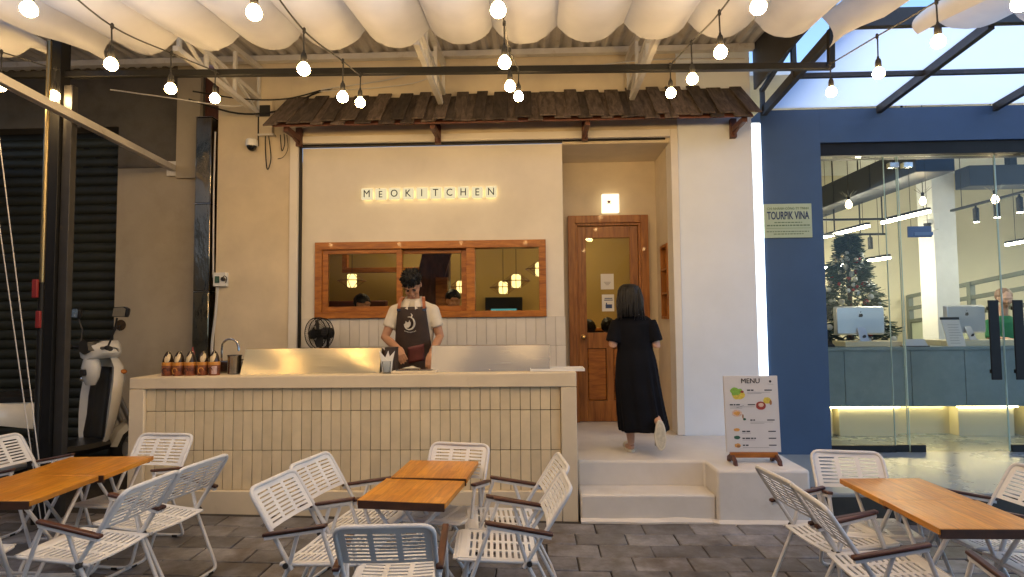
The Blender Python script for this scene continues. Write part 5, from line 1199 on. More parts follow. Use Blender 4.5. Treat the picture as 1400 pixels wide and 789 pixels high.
s2 = MB(); s2.prism([(math.sin(a) * (.054 if math.cos(a) < 0 else .047), math.cos(a) * .125) for a in [k * math.pi / 12 for k in range(24)]], lambda x, z: (1.068 + x, 5.035 + (z * .10), .592 + z), lambda x, z: (1.068 + x * .96, 5.064 + (z * .10), .592 + z)); s2.build('slipper', M['slipper'], wm, bevel=.006)
so_ = MB(); so_.prism([(math.sin(a) * (.040 if math.cos(a) < 0 else .034), math.cos(a) * .108) for a in [k * math.pi / 12 for k in range(24)]], lambda x, z: (1.068 + x, 5.0320 + (z * .10), .592 + z), lambda x, z: (1.068 + x, 5.0345 + (z * .10), .592 + z)); so_.build('slipper_tread', mat('worn_sole', (.50, .46, .36), .8, nz=(40, .2)), wm)
MB().loft([[Vector((1.068 + .046 * math.cos(a), 5.064 + .04 * math.sin(a), .53 + dz)) for a in [k * math.pi / 8 for k in range(9)]] for dz in (-.035, 0, .03)], closed_ring=False).build('slipper_strap', M['slipper'], wm, smooth=60)

# ---- people inside (seen through the panes)
def sitter(x, y, zh, col, lab, face, seed):
    t = thing('person', lab, 'person', (x, y, .395), R(face)); OFF[t.name] = Vector()      # built in its own frame
    zz = zh - .395 - .12
    b = MB(); add_head(b, (0, 0, zz), Matrix.Rotation(R(12), 3, 'X'), 1); b.tube([(0, .04, zz - .20), (0, .025, zz - .07)], [.06, .05], 10)
    b.loft([EL(0, .05, zz - .75, .13, .10), EL(0, .05, zz - .45, .14, .09), EL(0, .045, zz - .27, .15, .08), EL(0, .045, zz - .19, .09, .06)])
    for q in (-1, 1): b.tube([(q * .17, .04, zz - .26), (q * .21, .0, zz - .50), (q * .12, -.25, zz - .52)], [.045, .04, .028], 9); add_hand(b, (q * .12, -.25, zz - .52), (-q * .2, -1, 0), (0, 0, -1), q, .5)
    for q in (-1, 1): b.tube([(q * .09, .05, zz - .74), (q * .10, -.36, zz - .72), (q * .10, -.36, min(zz - 1.15, .08)), (q * .10, -.42, .03)], [.08, .06, .045, .03], 9)
    fuse(b, 'body', M['skin'], t, .010, 4)
    s = MB(); s.loft([EL(0, .05, zz - .80, .17, .13), EL(0, .05, zz - .5, .17, .115), EL(0, .045, zz - .27, .19, .10), EL(0, .045, zz - .17, .09, .07)])
    for q in (-1, 1): s.tube([(q * .165, .04, zz - .25), (q * .20, .01, zz - .45)], [.062, .058], 10); s.tube([(q * .09, .05, zz - .76), (q * .10, -.36, zz - .72), (q * .10, -.36, .10)], [.10, .075, .06], 10)
    fuse(s, 'clothes', col, t, .014, 3)
    h = MB(); hair_shell(h, Vector((0, .022, zz + .035)), Matrix.Rotation(R(12), 3, 'X'), 1, .090, .110, .100, seed, .09, lambda u: 1.0 if (u.z > 0 or u.y > .2) else .82); h.build('hair', M['hair'], t, smooth=70)
    MB().box(-.2, .2, -.18, .22, 0, max(.06, zz - .84)).build('stool', M['bracketwood'], t, bevel=.01)
dkc = mat('dark_clothes', (.03, .03, .04), .8); whc = mat('white_clothes', (.55, .55, .55), .8)
sitter(-2.06, 7.05, 1.90, whc, 'person with black hair sitting behind the first window sash', 60, 1)
sitter(-.93, 6.85, 1.93, dkc, 'person with black hair sitting just behind the cook, inside the window', 20, 2)
sitter(.68, 7.35, 1.56, dkc, 'person sitting behind the door glass at its hinge side', 200, 4)
sitter(.98, 7.65, 1.58, dkc, 'person sitting behind the door glass below the notices', 160, 6)

# ================================================================== scooter
sk = thing('parked_scooter', 'white and black motor scooter parked before the roller shutter', 'scooter', (-4.15, 5.46, gz(-4.1)), R(-25))
sk.scale = (1.16, 1.16, 1.16)
M['swhite'] = mat('scooter_white', (.66, .64, .58), .25, nz=(5, .05), coat=.4); M['sblack'] = mat('scooter_black', (.012, .012, .013), .35, nz=(8, .2)); M['silver'] = mat('cast_silver', (.35, .34, .33), .35, .8)
def wheel(y, nm):
    w_ = MB().tube([(0, y + .185 * math.cos(a), .235 + .185 * math.sin(a)) for a in [k * math.pi / 14 for k in range(28)]], .050, 10, closed=True).build(nm, M['rubber'], sk, smooth=60, local=True); OFF[w_.name] = Vector()
    r_ = MB().tube([(0, y + .135 * math.cos(a), .235 + .135 * math.sin(a)) for a in [k * math.pi / 12 for k in range(24)]], .014, 8, closed=True)
    for k in range(5): a = k * math.pi * .4; r_.tube([(0, y, .235), (0, y + .13 * math.cos(a), .235 + .13 * math.sin(a))], .014, 6)
    r_.lathe([(.04, -.045), (.04, .045)], (0, y, .235), 12, Matrix.Rotation(R(90), 3, 'Y')); r_.build('rim', M['silver'], w_, local=True)
wheel(.34, 'front_wheel'); wheel(-.92, 'rear_wheel')
L2 = dict(local=True, smooth=50)
ls_ = MB(); rows = []; inn = MB(); irows = []
for (z, w_, y, bul) in ((.30, .15, -.02, .05), (.40, .20, -.01, .08), (.55, .222, .0, .11), (.70, .232, .012, .13), (.84, .228, .03, .13), (.94, .19, .05, .11), (1.0, .12, .065, .08), (1.03, .07, .07, .06)):
    f = [Vector((w_ * math.sin(R(q)), y + bul * math.cos(R(q)) ** .8 * 1.0, z)) for q in (-90, -70, -50, -25, 0, 25, 50, 70, 90)]
    g_ = [Vector((w_ * .96 * q, y - .02 + .05 * (1 - q * q), z)) for q in (1, .75, .5, .25, 0, -.25, -.5, -.75, -1)]
    rows.append(f + g_)
    if z < .99: irows.append([Vector((w_ * k_ * q, y - .028 + .05 * (1 - (q * k_) ** 2), z)) for q in (-1, -.5, 0, .5, 1) for k_ in ((.45 if z > .9 else .62 if .5 < z < .86 else .74),)])
ls_.loft(rows); ls_.build('leg_shield', M['swhite'], sk, **L2)
inn.loft(irows, closed_ring=False); io = inn.build('inner_panel', M['sblack'], sk, **L2); sm = io.modifiers.new('t', 'SOLIDIFY'); sm.thickness = .01
MB().loft([EL(0, -.045, z, w_, d_, 16) for z, w_, d_ in ((.80, .05, .03), (.86, .085, .05), (.94, .095, .06), (1.0, .075, .05), (1.04, .05, .04))]).build('steering_cover', M['swhite'], sk, **L2)
MB().box(-.035, .035, -.115, -.09, .88, .93).build('lock_plate', M['sblack'], sk, bevel=.006, local=True)
for x in (-.10, -.135): MB().lathe([(.018, 0), (.018, .02), (.010, .025)], (x, -.03, .84), 12, Matrix.Rotation(R(90), 3, 'X')).build('key_switch', M['chrome'], sk, local=True)
MB().loft([[Vector((x * s_, y, z)) for x, z in ((-.16, 1.06), (-.12, 1.02), (0, 1.0), (.12, 1.02), (.16, 1.06), (.13, 1.12), (.06, 1.155), (-.06, 1.155), (-.13, 1.12))] for y, s_ in ((-.09, .55), (-.05, .9), (.03, 1.0), (.09, .9), (.14, .55))]).build('headset', M['swhite'], sk, **L2)
MB().loft([[Vector((x * s_, y, z)) for x, z in ((-.11, 1.08), (0, 1.05), (.11, 1.08), (.08, 1.15), (0, 1.17), (-.08, 1.15))] for y, s_ in ((-.108, .7), (-.06, 1.0), (0, .85))]).build('instrument_panel', M['sblack'], sk, **L2)
MB().ball((0, .13, 1.075), (.085, .03, .05)).build('headlight', mat('lamp_lens', (.5, .5, .5), .1), sk, smooth=60, local=True)
hb_ = MB().tube([(-.36, -.10, 1.10), (-.22, -.05, 1.105), (0, -.02, 1.09), (.22, -.05, 1.105), (.36, -.10, 1.10)], .013, 8).build('handlebar', M['sblack'], sk, **L2)
for q in (-1, 1):
    MB().tube([(q * .25, -.063, 1.105), (q * .37, -.104, 1.10)], .019, 10).build('grip', M['rubber'], sk, **L2)
    MB().tube([(q * .21, .0, 1.10), (q * .30, -.015, 1.095), (q * .38, -.05, 1.08)], [.008, .007, .006], 6).build('brake_lever', M['silver'], sk, **L2)
    m_ = MB().tube([(q * .20, -.03, 1.11), (q * .23, .0, 1.24), (q * .28, -.01, 1.34)], .007, 7).build('mirror_stalk', M['sblack'], sk, **L2)
    MB().loft([[Vector((q * .32 + a * k_, y_ + .15 * a * q, 1.385 + b_ * k_)) for a, b_ in ((-.075, -.035), (.07, -.04), (.085, .03), (.05, .045), (-.06, .042))] for y_, k_ in ((-.02, 1.0), (.005, 1.0), (.03, .6))]).build('mirror', M['sblack'], sk, local=True, bevel=.006)
    MB().prism([(-.068, -.030), (.063, -.034), (.077, .026), (.046, .039), (-.054, .036)], lambda a, b_, q=q: (q * .32 + a, -.0225 + .15 * a * q, 1.385 + b_), lambda a, b_, q=q: (q * .32 + a, -.0205 + .15 * a * q, 1.385 + b_)).build('mirror_glass', M['chrome'], sk, local=True)
    MB().ball((q * .17, .10, .90), (.04, .035, .022)).build('indicator', mat('amber_lens', (.45, .16, .03), .2), sk, smooth=60, local=True)
MB().loft([[Vector((x, y, z)) for x, z in ((-.17, z0), (.17, z0), (.19, z0 + .04), (.17, z0 + .075), (-.17, z0 + .075), (-.19, z0 + .04))] for y, z0 in ((.02, .29), (-.15, .28), (-.40, .29))]).build('footboard', M['sblack'], sk, **L2)
MB().loft([[Vector((q, y, z)) for q, z in ((-w_, zl), (w_, zl), (w_ * 1.12, (zl + zh) / 2), (w_ * .8, zh), (-w_ * .8, zh), (-w_ * 1.12, (zl + zh) / 2))] for y, w_, zl, zh in ((-.36, .12, .46, .64), (-.45, .15, .52, .72), (-.70, .18, .59, .75), (-1.0, .15, .65, .79), (-1.25, .07, .70, .82), (-1.30, .04, .74, .82))]).build('rear_body', M['swhite'], sk, **L2)
MB().loft([[Vector((q, y, z)) for q, z in ((-w_, zl), (w_, zl), (w_ * 1.05, zl + .04), (w_ * .7, zh), (0, zh + .012), (-w_ * .7, zh), (-w_ * 1.05, zl + .04))] for y, w_, zl, zh in ((-.33, .08, .70, .74), (-.42, .13, .72, .80), (-.62, .15, .74, .80), (-.74, .15, .75, .84), (-1.05, .12, .78, .86), (-1.16, .07, .80, .84))]).build('seat', M['sblack'], sk, **L2)
MB().tube([(.10, -1.0, .86), (.11, -1.22, .90), (0, -1.30, .91), (-.11, -1.22, .90), (-.10, -1.0, .86)], .012, 8).build('grab_rail', M['sblack'], sk, **L2)
MB().loft([[Vector((.055 * math.sin(R(q)), .34 + r_ * math.cos(R(t_)), .235 + r_ * math.sin(R(t_)))) for q, r_ in ((-90, .20), (-60, .25), (0, .265), (60, .25), (90, .20))] for t_ in (20, 50, 80, 110, 140, 170)], closed_ring=False).build('front_fender', M['swhite'], sk, **L2)
MB().tube([(.05, .34, .235), (.07, .22, .5), (.05, .1, .8)], .022, 8).tube([(-.05, .34, .235), (-.07, .22, .5), (-.05, .1, .8)], .022, 8).build('fork', M['silver'], sk, **L2)
MB().loft([EL(.17, y, .30, r_, r_, 12) if False else [Vector((.17 + r_ * math.cos(a), y, .30 + (y + 1) * -.02 + r_ * math.sin(a))) for a in [k * math.pi / 6 for k in range(12)]] for y, r_ in ((-.55, .03), (-.70, .055), (-1.10, .06), (-1.15, .03))]).build('exhaust', M['silver'], sk, **L2)
MB().box(-.12, .12, -.90, -.42, .22, .42).build('engine', M['sblack'], sk, bevel=.03, local=True)
MB().tube([(.17, -.32, .27), (.27, -.34, .26)], .012, 8).build('footpeg', M['silver'], sk, local=True)
MB().tube([(-.10, -.45, .24), (-.16, -.47, .02), (-.22, -.47, .012)], .010, 7).build('side_stand', M['silver'], sk, local=True)

# ================================================================== inside the restaurant
M['shade'] = emit('paper_shade', (1.0, .74, .28), 0.9); M['cane'] = wood('lantern_cane', (.12, .05, .015), (.30, .13, .04), (20, 20, 20), .6)
ldict = [((-.40, 8.0, 2.02), 'diamond cane lantern over the wall monitor'), ((-.21, 7.6, 2.08), 'higher diamond cane lantern in the middle of the fixed pane'), ((.10, 7.25, 2.20), 'diamond cane lantern half behind the window jamb by the door'), ((-2.37, 7.6, 2.11), 'diamond cane lantern behind the first window sash'), ((-1.02, 8.3, 2.05), 'diamond cane lantern beside the stair post')]
for (p, lab) in ldict:
    t = thing('pendant_lantern', lab, 'lantern', p, 0, 'cane pendant lanterns')
    MB().lathe([(.055, -.085), (.06, -.08), (.06, .08), (.055, .085)], n=14).build('shade', M['shade'], t, smooth=40, local=True)
    fr = MB(); fr.tube([(.18 * math.cos(a), .18 * math.sin(a), 0) for a in [k * math.pi / 10 for k in range(20)]], .006, 6, closed=True)
    for k in range(8):
        a = k * math.pi / 4; fr.tube([(.05 * math.cos(a), .05 * math.sin(a), .09), (.18 * math.cos(a), .18 * math.sin(a), 0), (.05 * math.cos(a), .05 * math.sin(a), -.09)], .0045, 5)
    fr.build('cane_frame', M['cane'], t, local=True)
    MB().tube([(0, 0, .085), (0, 0, 3.25 - p[2])], .004, 5).build('cord', M['cableb'], t, local=True)
for x, lab in ((-1.6, 'added unseen ceiling lamp above the bar stools behind the window'), (.7, 'added unseen ceiling lamp behind the wooden door')):  # lamps added out of sight to brighten the dark room
    t = thing('added_ceiling_lamp', lab, 'lamp', (x, 8.1, 3.2), 0, 'added unseen ceiling lamps'); MB().lathe([(.16, 0), (.16, .03)], (0, 0, .01), 20).build('diffuser', emit('warm_panel', (1, .78, .45), 24.0), t, local=True); MB().lathe([(.175, .005), (.175, .05)], (0, 0, 0.002), 20).build('rim', M['black'], t, local=True) if False else None
mo = thing('wall_monitor', 'black framed monitor showing a teal screen inside the window', 'monitor', (-.45, 9.1, 1.62))
MB().box(-.74, -.16, 9.12, 9.18, 1.60, 1.93).build('frame', M['black'], mo, bevel=.006); MB().box(-.65, -.25, 9.114, 9.119, 1.64, 1.75).build('screen', emit('teal_screen', (.10, .35, .33), .35), mo)
kb = thing('bar_counter', 'dark wooden bar counter along the back of the room', 'counter', (-1, 8.9, .4))
MB().box(-3.2, 1.5, 8.75, 9.19, .395, 1.40).build('body', M['bracketwood'], kb, bevel=.01); MB().box(-3.22, 1.52, 8.70, 9.192, 1.401, 1.44).build('top', M['winwood'], kb, bevel=.006)
bt_ = thing('back_bench', 'dark red bench back behind the first window sash', 'bench', (-2.7, 7.9, .4)); MB().box(-3.2, -2.0, 7.95, 8.05, .40, 1.86).build('backrest', mat('dark_red_wood', (.09, .02, .012), .5, nz=(5, .3)), bt_, bevel=.02); MB().box(-3.2, -2.0, 7.5, 7.949, .70, .85).build('seat', M['bracketwood'], bt_, bevel=.02); MB().box(-3.18, -2.02, 7.52, 7.94, .396, .699).build('plinth', M['bracketwood'], bt_)
pc = thing('tilted_picture', 'small framed picture leaning out from the room wall', 'picture', (-2.95, 7.6, 2.1))
Mx = Matrix.Rotation(R(-24), 3, 'Y'); MB().obox((-2.83, 7.55, 2.16), (.24, .03, .30), Mx).build('frame', M['bracketwood'], pc); MB().obox((-2.83, 7.53, 2.16), (.18, .012, .24), Mx).build('print', mat('old_print', (.40, .33, .2), .6, nz=(14, .5)), pc); MB().box(-3.25, -2.9, 7.56, 7.60, 2.14, 2.17).build('bracket', M['bracketwood'], pc)
sw_ = thing('wood_shelf_frame', 'orange wooden shelf frame hanging behind the first two sashes', 'shelf', (-1.9, 8.4, 2.2))
for (a, b, c, d_) in ((-2.75, -1.45, 2.28, 2.35), (-2.75, -1.45, 2.80, 2.86)): MB().box(a, b, 8.35, 8.45, c, d_).build('rail', M['winwood'], sw_, bevel=.004)
for x in (-2.75, -1.52): MB().box(x, x + .07, 8.352, 8.448, 2.351, 2.799).build('post', M['winwood'], sw_)
for x in (-2.70, -1.50): MB().tube([(x, 8.4, 2.86), (x, 8.4, 3.25)], .01, 6).build('hanger', M['black'], sw_)
sr = thing('stair_post', 'dark wooden stair stringer and post behind the middle sash', 'stair', (-1.3, 7.8, .4))
MB().box(-1.40, -1.12, 7.8, 8.0, .396, 3.25).build('post', M['bracketwood'], sr, bevel=.01); MB().hexa([(-1.75, 7.75, 1.2), (-1.45, 7.75, 1.2), (-1.45, 7.79, 1.2), (-1.75, 7.79, 1.2), (-1.30, 7.75, 3.24), (-.85, 7.75, 3.24), (-.85, 7.79, 3.24), (-1.30, 7.79, 3.24)]).build('stringer', M['bracketwood'], sr)
MB().box(-1.28, -1.12, 7.70, 7.749, 1.75, 2.15).build('panel', M['winwood'], sr)

# ================================================================== inside the office
dk_ = thing('reception_desk', 'long teal grey reception desk lit from below behind the glass', 'desk', (5, 6.95, .2))
px_ = [3.30, 3.58, 4.33, 4.93, 5.62, 6.4, 7.2]
for a, b_ in zip(px_[:-1], px_[1:]): MB().box(a, b_ - .006, 6.90, 6.93, .545, 1.185).build('front_panel', M['teal'], dk_, bevel=.002)
MB().box(3.28, 7.22, 6.88, 7.55, 1.186, 1.225).build('worktop', M['teal'], dk_, bevel=.003); MB().box(3.30, 7.2, 6.931, 7.5, .548, 1.185).build('carcass', M['teal'], dk_)
for a, b_ in ((3.30, 3.44), (3.52, 4.18), (4.86, 5.48), (5.6, 7.2)): MB().box(a, b_, 6.95, 7.45, .20, .547).build('base_block', OW, dk_, bevel=.003)
MB().box(3.30, 7.2, 7.10, 7.45, .20, .5465).build('base_back', OW, dk_)
M['warmled'] = emit('warm_led', (1.0, .80, .38), 14.0)
for a, b_ in ((3.32, 4.20), (4.84, 5.52), (4.22, 4.80)): MB().box(a, b_, 6.934 if b_ != 4.80 else 7.08, 6.944 if b_ != 4.80 else 7.09, .528, .543).build('glow_strip', M['warmled'], dk_)
MB().box(3.65, 4.30, 7.0, 7.3, 1.226, 1.285).build('riser', OW, dk_, bevel=.003); MB().box(4.75, 5.75, 7.0, 7.3, 1.226, 1.29).build('riser', OW, dk_, bevel=.003)
M['alu'] = mat('brushed_aluminium', (.52, .54, .58), .35, .6)
def imac(x, y, z, rz, lab):
    t = thing('desktop_computer', lab, 'computer', (x, y, z), R(rz), 'aluminium desktop computers')
    MB().prism([(-.30, .07), (.30, .07), (.305, .09), (.305, .40), (.29, .415), (-.29, .415), (-.305, .40), (-.305, .09)], lambda a, c: (a, .012, c), lambda a, c: (a * .93, -.030, .245 + (c - .245) * .90)).build('case', M['alu'], t, bevel=.006, local=True)
    MB().prism([(-.055, .0), (.055, .0), (.048, .16), (-.048, .16)], lambda a, c: (a, -.10 + c * .42, c), lambda a, c: (a, -.092 + c * .42, c)).build('stand', M['alu'], t, local=True); MB().box(-.075, .075, -.11, .08, 0, .006).build('foot', M['alu'], t, local=True)
    MB().lathe([(.022, 0), (.022, .002)], (0, -.088, .055), 14, Matrix.Rotation(R(90 + 23), 3, 'X')).build('cable_hole', M['ink'], t, local=True)
    lo = MB(); out = []
    for k in range(20):
        a = 2 * math.pi * k / 20; r = .026 * (1 + .10 * math.cos(2 * a)) - (.008 if abs(math.sin(a) - 1) < .12 else 0) - (.004 if abs(math.sin(a) + 1) < .08 else 0); r -= .011 * max(0, math.cos(a - .25)) ** 8
        out.append((r * math.cos(a), r * math.sin(a) * 1.05))
    lo.prism(out, lambda a, c: (-a, -.0325, .305 + c), lambda a, c: (-a, -.0312, .305 + c)); lo.ball((.004, -.032, .345), (.005, .001, .010), 6, 4, M=Matrix.Rotation(R(30), 3, 'Y')); lo.build('logo', M['ink'], t, local=True)
    MB().box(-.285, .285, .0125, .0145, .10, .405).build('screen', M['ink'], t, local=True)
imac(3.90, 7.15, 1.286, 3, 'aluminium desktop computer in front of the decorated tree'); imac(5.14, 7.17, 1.291, 16, 'aluminium desktop computer turned sideways behind the price sheet')
ps = thing('price_sheet_stand', 'white printed sheet on a stand leaning before the turned computer', 'sheet stand', (4.86, 6.93, 1.225)); MB().hexa([(4.76, 6.91, 1.226), (4.96, 6.91, 1.226), (4.96, 6.92, 1.226), (4.76, 6.92, 1.226), (4.735, 6.97, 1.535), (4.935, 6.97, 1.535), (4.935, 6.98, 1.535), (4.735, 6.98, 1.535)]).build('sheet', M['paper'], ps)
MB().hexa([(4.73, 6.968, 1.53), (4.94, 6.968, 1.53), (4.94, 6.984, 1.53), (4.73, 6.984, 1.53), (4.729, 6.972, 1.56), (4.939, 6.972, 1.56), (4.939, 6.988, 1.56), (4.729, 6.988, 1.56)]).build('clip', M['black'], ps); pp = MB()
for k in range(8): pp.box(4.785, 4.93 - random.uniform(0, .05), 6.908 + k * .0055 - .004, 6.909 + k * .0055 - .004, 1.26 + k * .03, 1.264 + k * .03)
pp.build('print', M['greyink'], ps)
ph = thing('desk_phone', 'black desk phone at the end of the reception desk', 'phone', (3.40, 7.0, 1.226)); MB().hexa([(3.30, 6.93, 1.226), (3.50, 6.93, 1.226), (3.50, 7.12, 1.226), (3.30, 7.12, 1.226), (3.30, 6.94, 1.25), (3.50, 6.94, 1.25), (3.50, 7.12, 1.32), (3.30, 7.12, 1.32)]).build('base', M['black'], ph, bevel=.006); MB().box(3.31, 3.36, 6.96, 7.12, 1.33, 1.37).build('handset', M['black'], ph, bevel=.012)
MB().box(3.43, 3.49, 7.05, 7.10, 1.31, 1.42).build('screen', M['black'], ph, bevel=.004)
tg = thing('tent_card', 'small pale card on the desk between the two computers', 'card', (4.42, 6.94, 1.226)); MB().hexa([(4.28, 6.91, 1.226), (4.54, 6.91, 1.226), (4.54, 6.92, 1.226), (4.28, 6.92, 1.226), (4.30, 6.95, 1.31), (4.52, 6.95, 1.31), (4.52, 6.96, 1.31), (4.30, 6.96, 1.31)]).build('card', mat('pale_blue_card', (.5, .55, .6), .5), tg); MB().box(4.27, 4.55, 6.90, 7.0, 1.2255, 1.234).build('base', M['black'], tg)
# decorated tree
xt = thing('christmas_tree', 'decorated green fir tree with white and red baubles behind the desk', 'tree', (4.36, 8.2, .2))
MB().tube([(0, 0, 0), (0, 0, 1.2), (0, 0, 2.5)], [.05, .04, .012], 8).build('trunk', M['bracketwood'], xt, local=True)
fo = MB(); rr = random.Random(5)
for k in range(6500):
    z = .25 + 2.25 * rr.random() ** 1.25; R_ = .06 + (2.52 - z) * .30; a = rr.random() * 2 * math.pi; r = R_ * (.35 + .70 * rr.random() ** .6) * (1 + .2 * math.sin(z * 16)); p = Vector((r * math.cos(a), r * math.sin(a), z - .12 * r))
    d_ = Vector((math.cos(a + rr.uniform(-.7, .7)), math.sin(a + rr.uniform(-.7, .7)), rr.uniform(-.5, .35))).normalized(); s_ = d_.cross(Vector((rr.uniform(-1, 1), rr.uniform(-1, 1), 1))).normalized(); L_ = rr.uniform(.07, .13); w_ = rr.uniform(.010, .026)
    fo.add([p - s_ * w_, p + s_ * w_, p + d_ * L_ + s_ * w_ * .3, p + d_ * L_ - s_ * w_ * .3], [(0, 1, 2, 3)])
fo.build('needles', mat('fir_green', (.025, .055, .03), .7, nz=(8, .4)), xt, local=True)['kind'] = 'stuff'
bw, brd, bgd = mat('white_bauble', (.72, .72, .68), .3), mat('red_bauble', (.30, .02, .02), .25), mat('silver_bauble', (.6, .55, .45), .25, .7)
srcb = {}
for k in range(210):
    z = .35 + 1.95 * rr.random() ** 1.2; R_ = (.06 + (2.52 - z) * .30) * rr.uniform(.85, 1.05); a = rr.uniform(math.pi * .85, math.pi * 2.15); m_ = rr.choice([0, 0, 0, 0, 1, 2]); q = rr.uniform(.022, .042)
    if m_ not in srcb: srcb[m_] = MB().ball((0, 0, 0), 1, 10, 7).build('bauble', (bw, brd, bgd)[m_], xt, local=True, smooth=80); o = srcb[m_]
    else: o = inst(srcb[m_], xt, (0, 0, 0))
    o.location = (R_ * math.cos(a), R_ * math.sin(a), z); o.scale = (q, q, q)
# lamps of the office
M['ledbar'] = emit('white_led_bar', (1.0, .90, .66), 30.0)
def ledbar(p, q, lab):
    t = thing('linear_lamp', lab, 'lamp', p, 0, 'linear ceiling lamps'); p, q = Vector(p), Vector(q); Mq = (q - p).to_track_quat('Y', 'Z').to_matrix()
    MB().obox((p + q) / 2, (.05, (q - p).length, .03), Mq).build('diffuser', M['ledbar'], t); MB().obox((p + q) / 2 + Vector((0, 0, .036)), (.056, (q - p).length, .035), Mq).build('housing', M['black'], t)
    for f in (.1, .9): c = p.lerp(q, f); MB().tube([c + Vector((0, 0, .05)), (c.x, c.y, 4.2)], .004, 5).build('suspension', M['cableb'], t)
ledbar((4.86, 9.9, 2.9), (4.93, 8.7, 2.9), 'linear lamp hanging just above the decorated tree'); ledbar((4.96, 8.4, 2.9), (5.04, 7.55, 2.9), 'linear lamp hanging between tree and office column'); ledbar((5.0, 10.7, 2.42), (5.15, 8.6, 2.42), 'lower linear lamp beside the decorated tree'); ledbar((7.6, 9.6, 2.7), (7.4, 7.6, 2.7), 'linear lamp hanging over the green clad person'); ledbar((9.0, 9.6, 3.0), (9.0, 7.2, 3.0), 'linear lamp at the far end of the office')
for p, lab in (((4.02, 7.5, 2.99), 'glass filament lamp hanging above the decorated tree'), ((4.94, 7.5, 3.02), 'glass filament lamp hanging before the office column'), ((5.44, 7.0, 2.93), 'glass filament lamp with wire crown beside the track spotlights')):
    t = thing('filament_lamp', lab, 'lamp', p, 0, 'glass filament lamps')
    MB().lathe([(.012, .06), (.02, .045), (.036, .01), (.036, -.01), (.022, -.035), (.004, -.045)], n=12).build('bulb', emit('filament_glow', (1, .72, .38), 20), t, smooth=60, local=True); MB().lathe([(.018, .06), (.018, .11), (.006, .12)], n=10).build('socket', M['black'], t, local=True); MB().tube([(0, 0, .12), (0, 0, 4.2 - p[2])], .004, 5).build('cord', M['cableb'], t, local=True)
    cw = MB()
    for k in range(9): a = k * math.pi / 4.5; cw.tube([(.02 * math.cos(a), .02 * math.sin(a), .10), (.10 * math.cos(a), .10 * math.sin(a), .17)], .002, 4)
    cw.build('wire_crown', M['chrome'], t, local=True)
tk_ = thing('spotlight_track', 'black ceiling track carrying spotlights right of the office column', 'track lights', (5.92, 7.7, 3.05))
MB().box(5.90, 5.94, 6.6, 8.4, 3.04, 3.07).build('rail', M['black'], tk_)
for y in (7.95, 7.60, 7.25, 6.9): MB().lathe([(.035, -.20), (.035, -.02), (.012, 0), (.012, .04)], (5.92, y, 3.02), 12).build('spotlight', M['black'], tk_, smooth=40); MB().lathe([(.030, 0), (.030, .003)], (5.92, y, 2.8165), 12).build('lens', M['ledbar'], tk_)
for y in (6.8, 8.2): MB().tube([(5.92, y, 3.07), (5.92, y, 4.2)], .005, 5).build('suspension', M['cableb'], tk_)
tk2 = thing('spotlight_track', 'black ceiling track carrying spotlights above the decorated tree', 'track lights', (4.75, 9.4, 2.9))
for z in (3.10, 2.86): MB().box(4.3, 5.6, 9.38, 9.42, z, z + .03).build('rail', M['black'], tk2)
for x in (4.95, 5.15, 5.35): MB().lathe([(.035, -.20), (.035, -.02), (.012, 0), (.012, .03)], (x, 9.4, 2.84), 12).build('spotlight', M['black'], tk2, smooth=40)
for x in (4.35, 4.8, 5.2, 5.55): MB().tube([(x, 9.4, 2.87), (x, 9.4, 4.2)], .012, 5).build('suspension', M['cableb'], tk2)
M['ductblue'] = mat('dark_blue_duct', (.018, .024, .042), .5, nz=(4, .2))
vd = thing('ventilation_duct', 'dark ventilation duct crossing above the decorated tree', 'duct', (4.8, 8.5, 3.3))
for k in range(4): MB().hexa([(4.55, 7.0 + k * .95, 3.28), (5.0, 7.0 + k * .95, 3.28), (5.0, 7.94 + k * .95, 3.28), (4.55, 7.94 + k * .95, 3.28), (4.55, 7.0 + k * .95, 3.62), (5.0, 7.0 + k * .95, 3.62), (5.0, 7.94 + k * .95, 3.62), (4.55, 7.94 + k * .95, 3.62)]).build('duct_section', M['ductblue'], vd, bevel=.01)
for y in (7.3, 9.5): MB().box(4.6, 4.62, y, y + .02, 3.62, 4.2).build('hanger', M['black'], vd)
bm_ = thing('office_beam', 'dark beam under the office ceiling right of the column', 'beam', (6.5, 8.6, 3.5)); MB().box(6.34, 11.8, 8.6, 8.9, 3.45, 3.75).build('beam_body', M['ductblue'], bm_, bevel=.01); MB().box(7.0, 7.1, 8.7, 8.8, 3.751, 4.2).build('hanger', M['black'], bm_)
# stair balustrade at the right
ba = thing('stair_balustrade', 'grey steel balustrade rising behind the office column', 'balustrade', (6.9, 9.5, .2)); M['greysteel'] = mat('grey_green_steel', (.13, .15, .13), .5)
for dz in (0, -.22, -.45): beam((6.85, 10.9, 1.93 + dz), (6.88, 7.9, 2.22 + dz), .06, 'rail', M['greysteel'], ba)
for y, z in ((10.9, 1.95), (9.4, 2.1), (7.95, 2.25)): MB().box(6.82, 6.90, y - .04, y + .04, .2, z).build('post', M['greysteel'], ba)
MB().box(6.855, 6.865, 7.95, 10.9, .25, 1.5).build('infill', mat('pale_green_panel', (.45, .50, .40), .4), ba)
es = thing('hanging_sign', 'small blue sign plate hanging from the office ceiling', 'sign', (4.55, 7.0, 2.55)); MB().box(4.42, 4.69, 6.99, 7.01, 2.50, 2.63).build('plate', mat('sign_blue', (.03, .07, .25), .4), es, bevel=.003); MB().box(4.49, 4.70, 6.982, 6.988, 2.52, 2.56).build('stripe', mat('sign_light_blue', (.10, .17, .4), .4), es)
for x in (4.46, 4.65): MB().tube([(x, 7, 2.63), (x, 7, 4.2)], .003, 5).build('wire', M['cableb'], es)
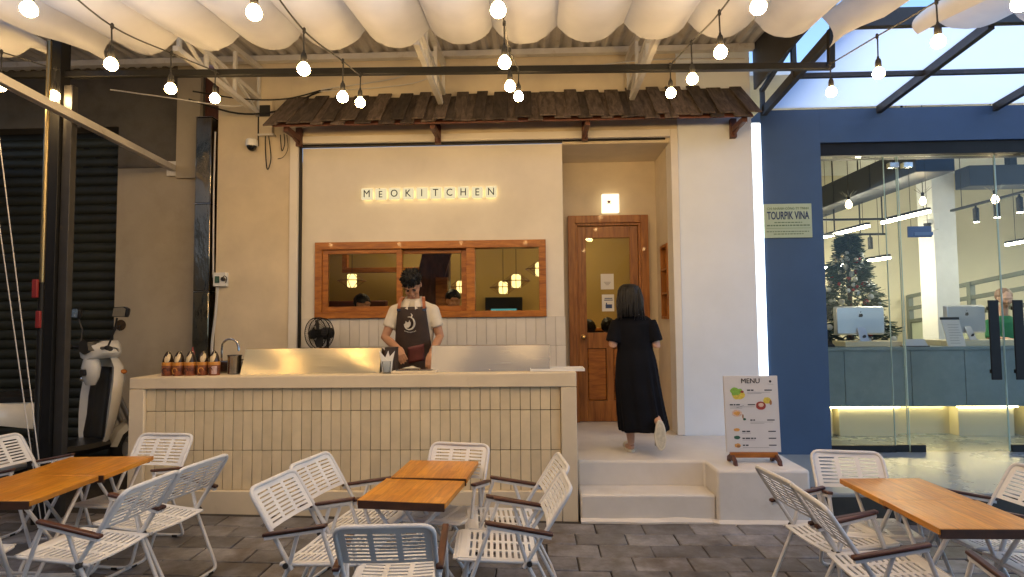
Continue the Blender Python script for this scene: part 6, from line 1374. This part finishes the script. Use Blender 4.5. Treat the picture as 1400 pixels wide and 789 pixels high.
dc = thing('security_camera', 'white dome security camera on the office column', 'camera', (5.93, 8.85, 2.95)); MB().box(.02, .09, -.04, .04, -.10, .14).build('bracket', M['plastic_w'], dc, bevel=.006, local=True); MB().lathe([(.05, .03), (.065, .02), (.065, -.02)], (-.05, 0, .02), 14).build('housing', M['plastic_w'], dc, smooth=40, local=True); MB().ball((-.05, 0, -.01), .052, 12, 8).build('dome', M['ink'], dc, smooth=80, local=True)
# receptionist
rp = thing('person', 'person in a green top standing behind the reception desk', 'person', (6.20, 7.95, .2)); b = MB()
add_head(b, (6.20, 7.90, 1.80), Matrix.Rotation(R(-20), 3, 'Z') @ Matrix.Rotation(R(18), 3, 'X')); b.tube([(6.20, 7.96, 1.55), (6.20, 7.93, 1.72)], [.06, .05], 10)
b.loft([EL(6.20, 7.97, 1.0, .13, .09), EL(6.20, 7.97, 1.5, .14, .08), EL(6.20, 7.97, 1.58, .09, .06)])
for q in (-1, 1): b.tube([(6.20 + q * .17, 7.96, 1.52), (6.20 + q * .22, 7.90, 1.28), (6.20 + q * .16, 7.68, 1.27)], [.045, .04, .026], 9); add_hand(b, (6.20 + q * .16, 7.68, 1.27), (0, -1, -.1), (0, 0, -1), q, .4); b.tube([(6.20 + q * .09, 7.97, 1.05), (6.20 + q * .09, 7.97, .65), (6.20 + q * .09, 7.97, .24)], [.085, .06, .04], 10); b.ball((6.20 + q * .09, 7.93, .23), (.045, .11, .03))
fuse(b, 'body', M['skinl'], rp, .009, 4); s = MB(); s.loft([EL(6.20, 7.97, .90, .175, .13), EL(6.20, 7.97, 1.2, .165, .12), EL(6.20, 7.965, 1.48, .185, .105), EL(6.20, 7.965, 1.57, .10, .075)])
for q in (-1, 1): s.tube([(6.20 + q * .16, 7.96, 1.51), (6.20 + q * .21, 7.91, 1.30), (6.20 + q * .18, 7.80, 1.28)], [.064, .060, .055], 10)
fuse(s, 'top', mat('green_top', (.02, .17, .07), .8, nz=(7, .1)), rp, .011, 3); h = MB(); hair_shell(h, (6.20, 7.925, 1.835), Matrix.Rotation(R(10), 3, 'X'), 1, .088, .108, .10, 8, .07, lambda u: 1 if (u.z > 0 or u.y > .2) else .85); h.build('hair', mat('brown_hair', (.16, .07, .03), .5, bump=(120, .5, .005)), rp, smooth=70)
s = MB()
for q in (-1, 1): s.tube([(6.20 + q * .09, 7.97, 1.0), (6.20 + q * .09, 7.97, .28)], [.10, .07], 10)
s.build('trousers', M['trouser'], rp, smooth=60)
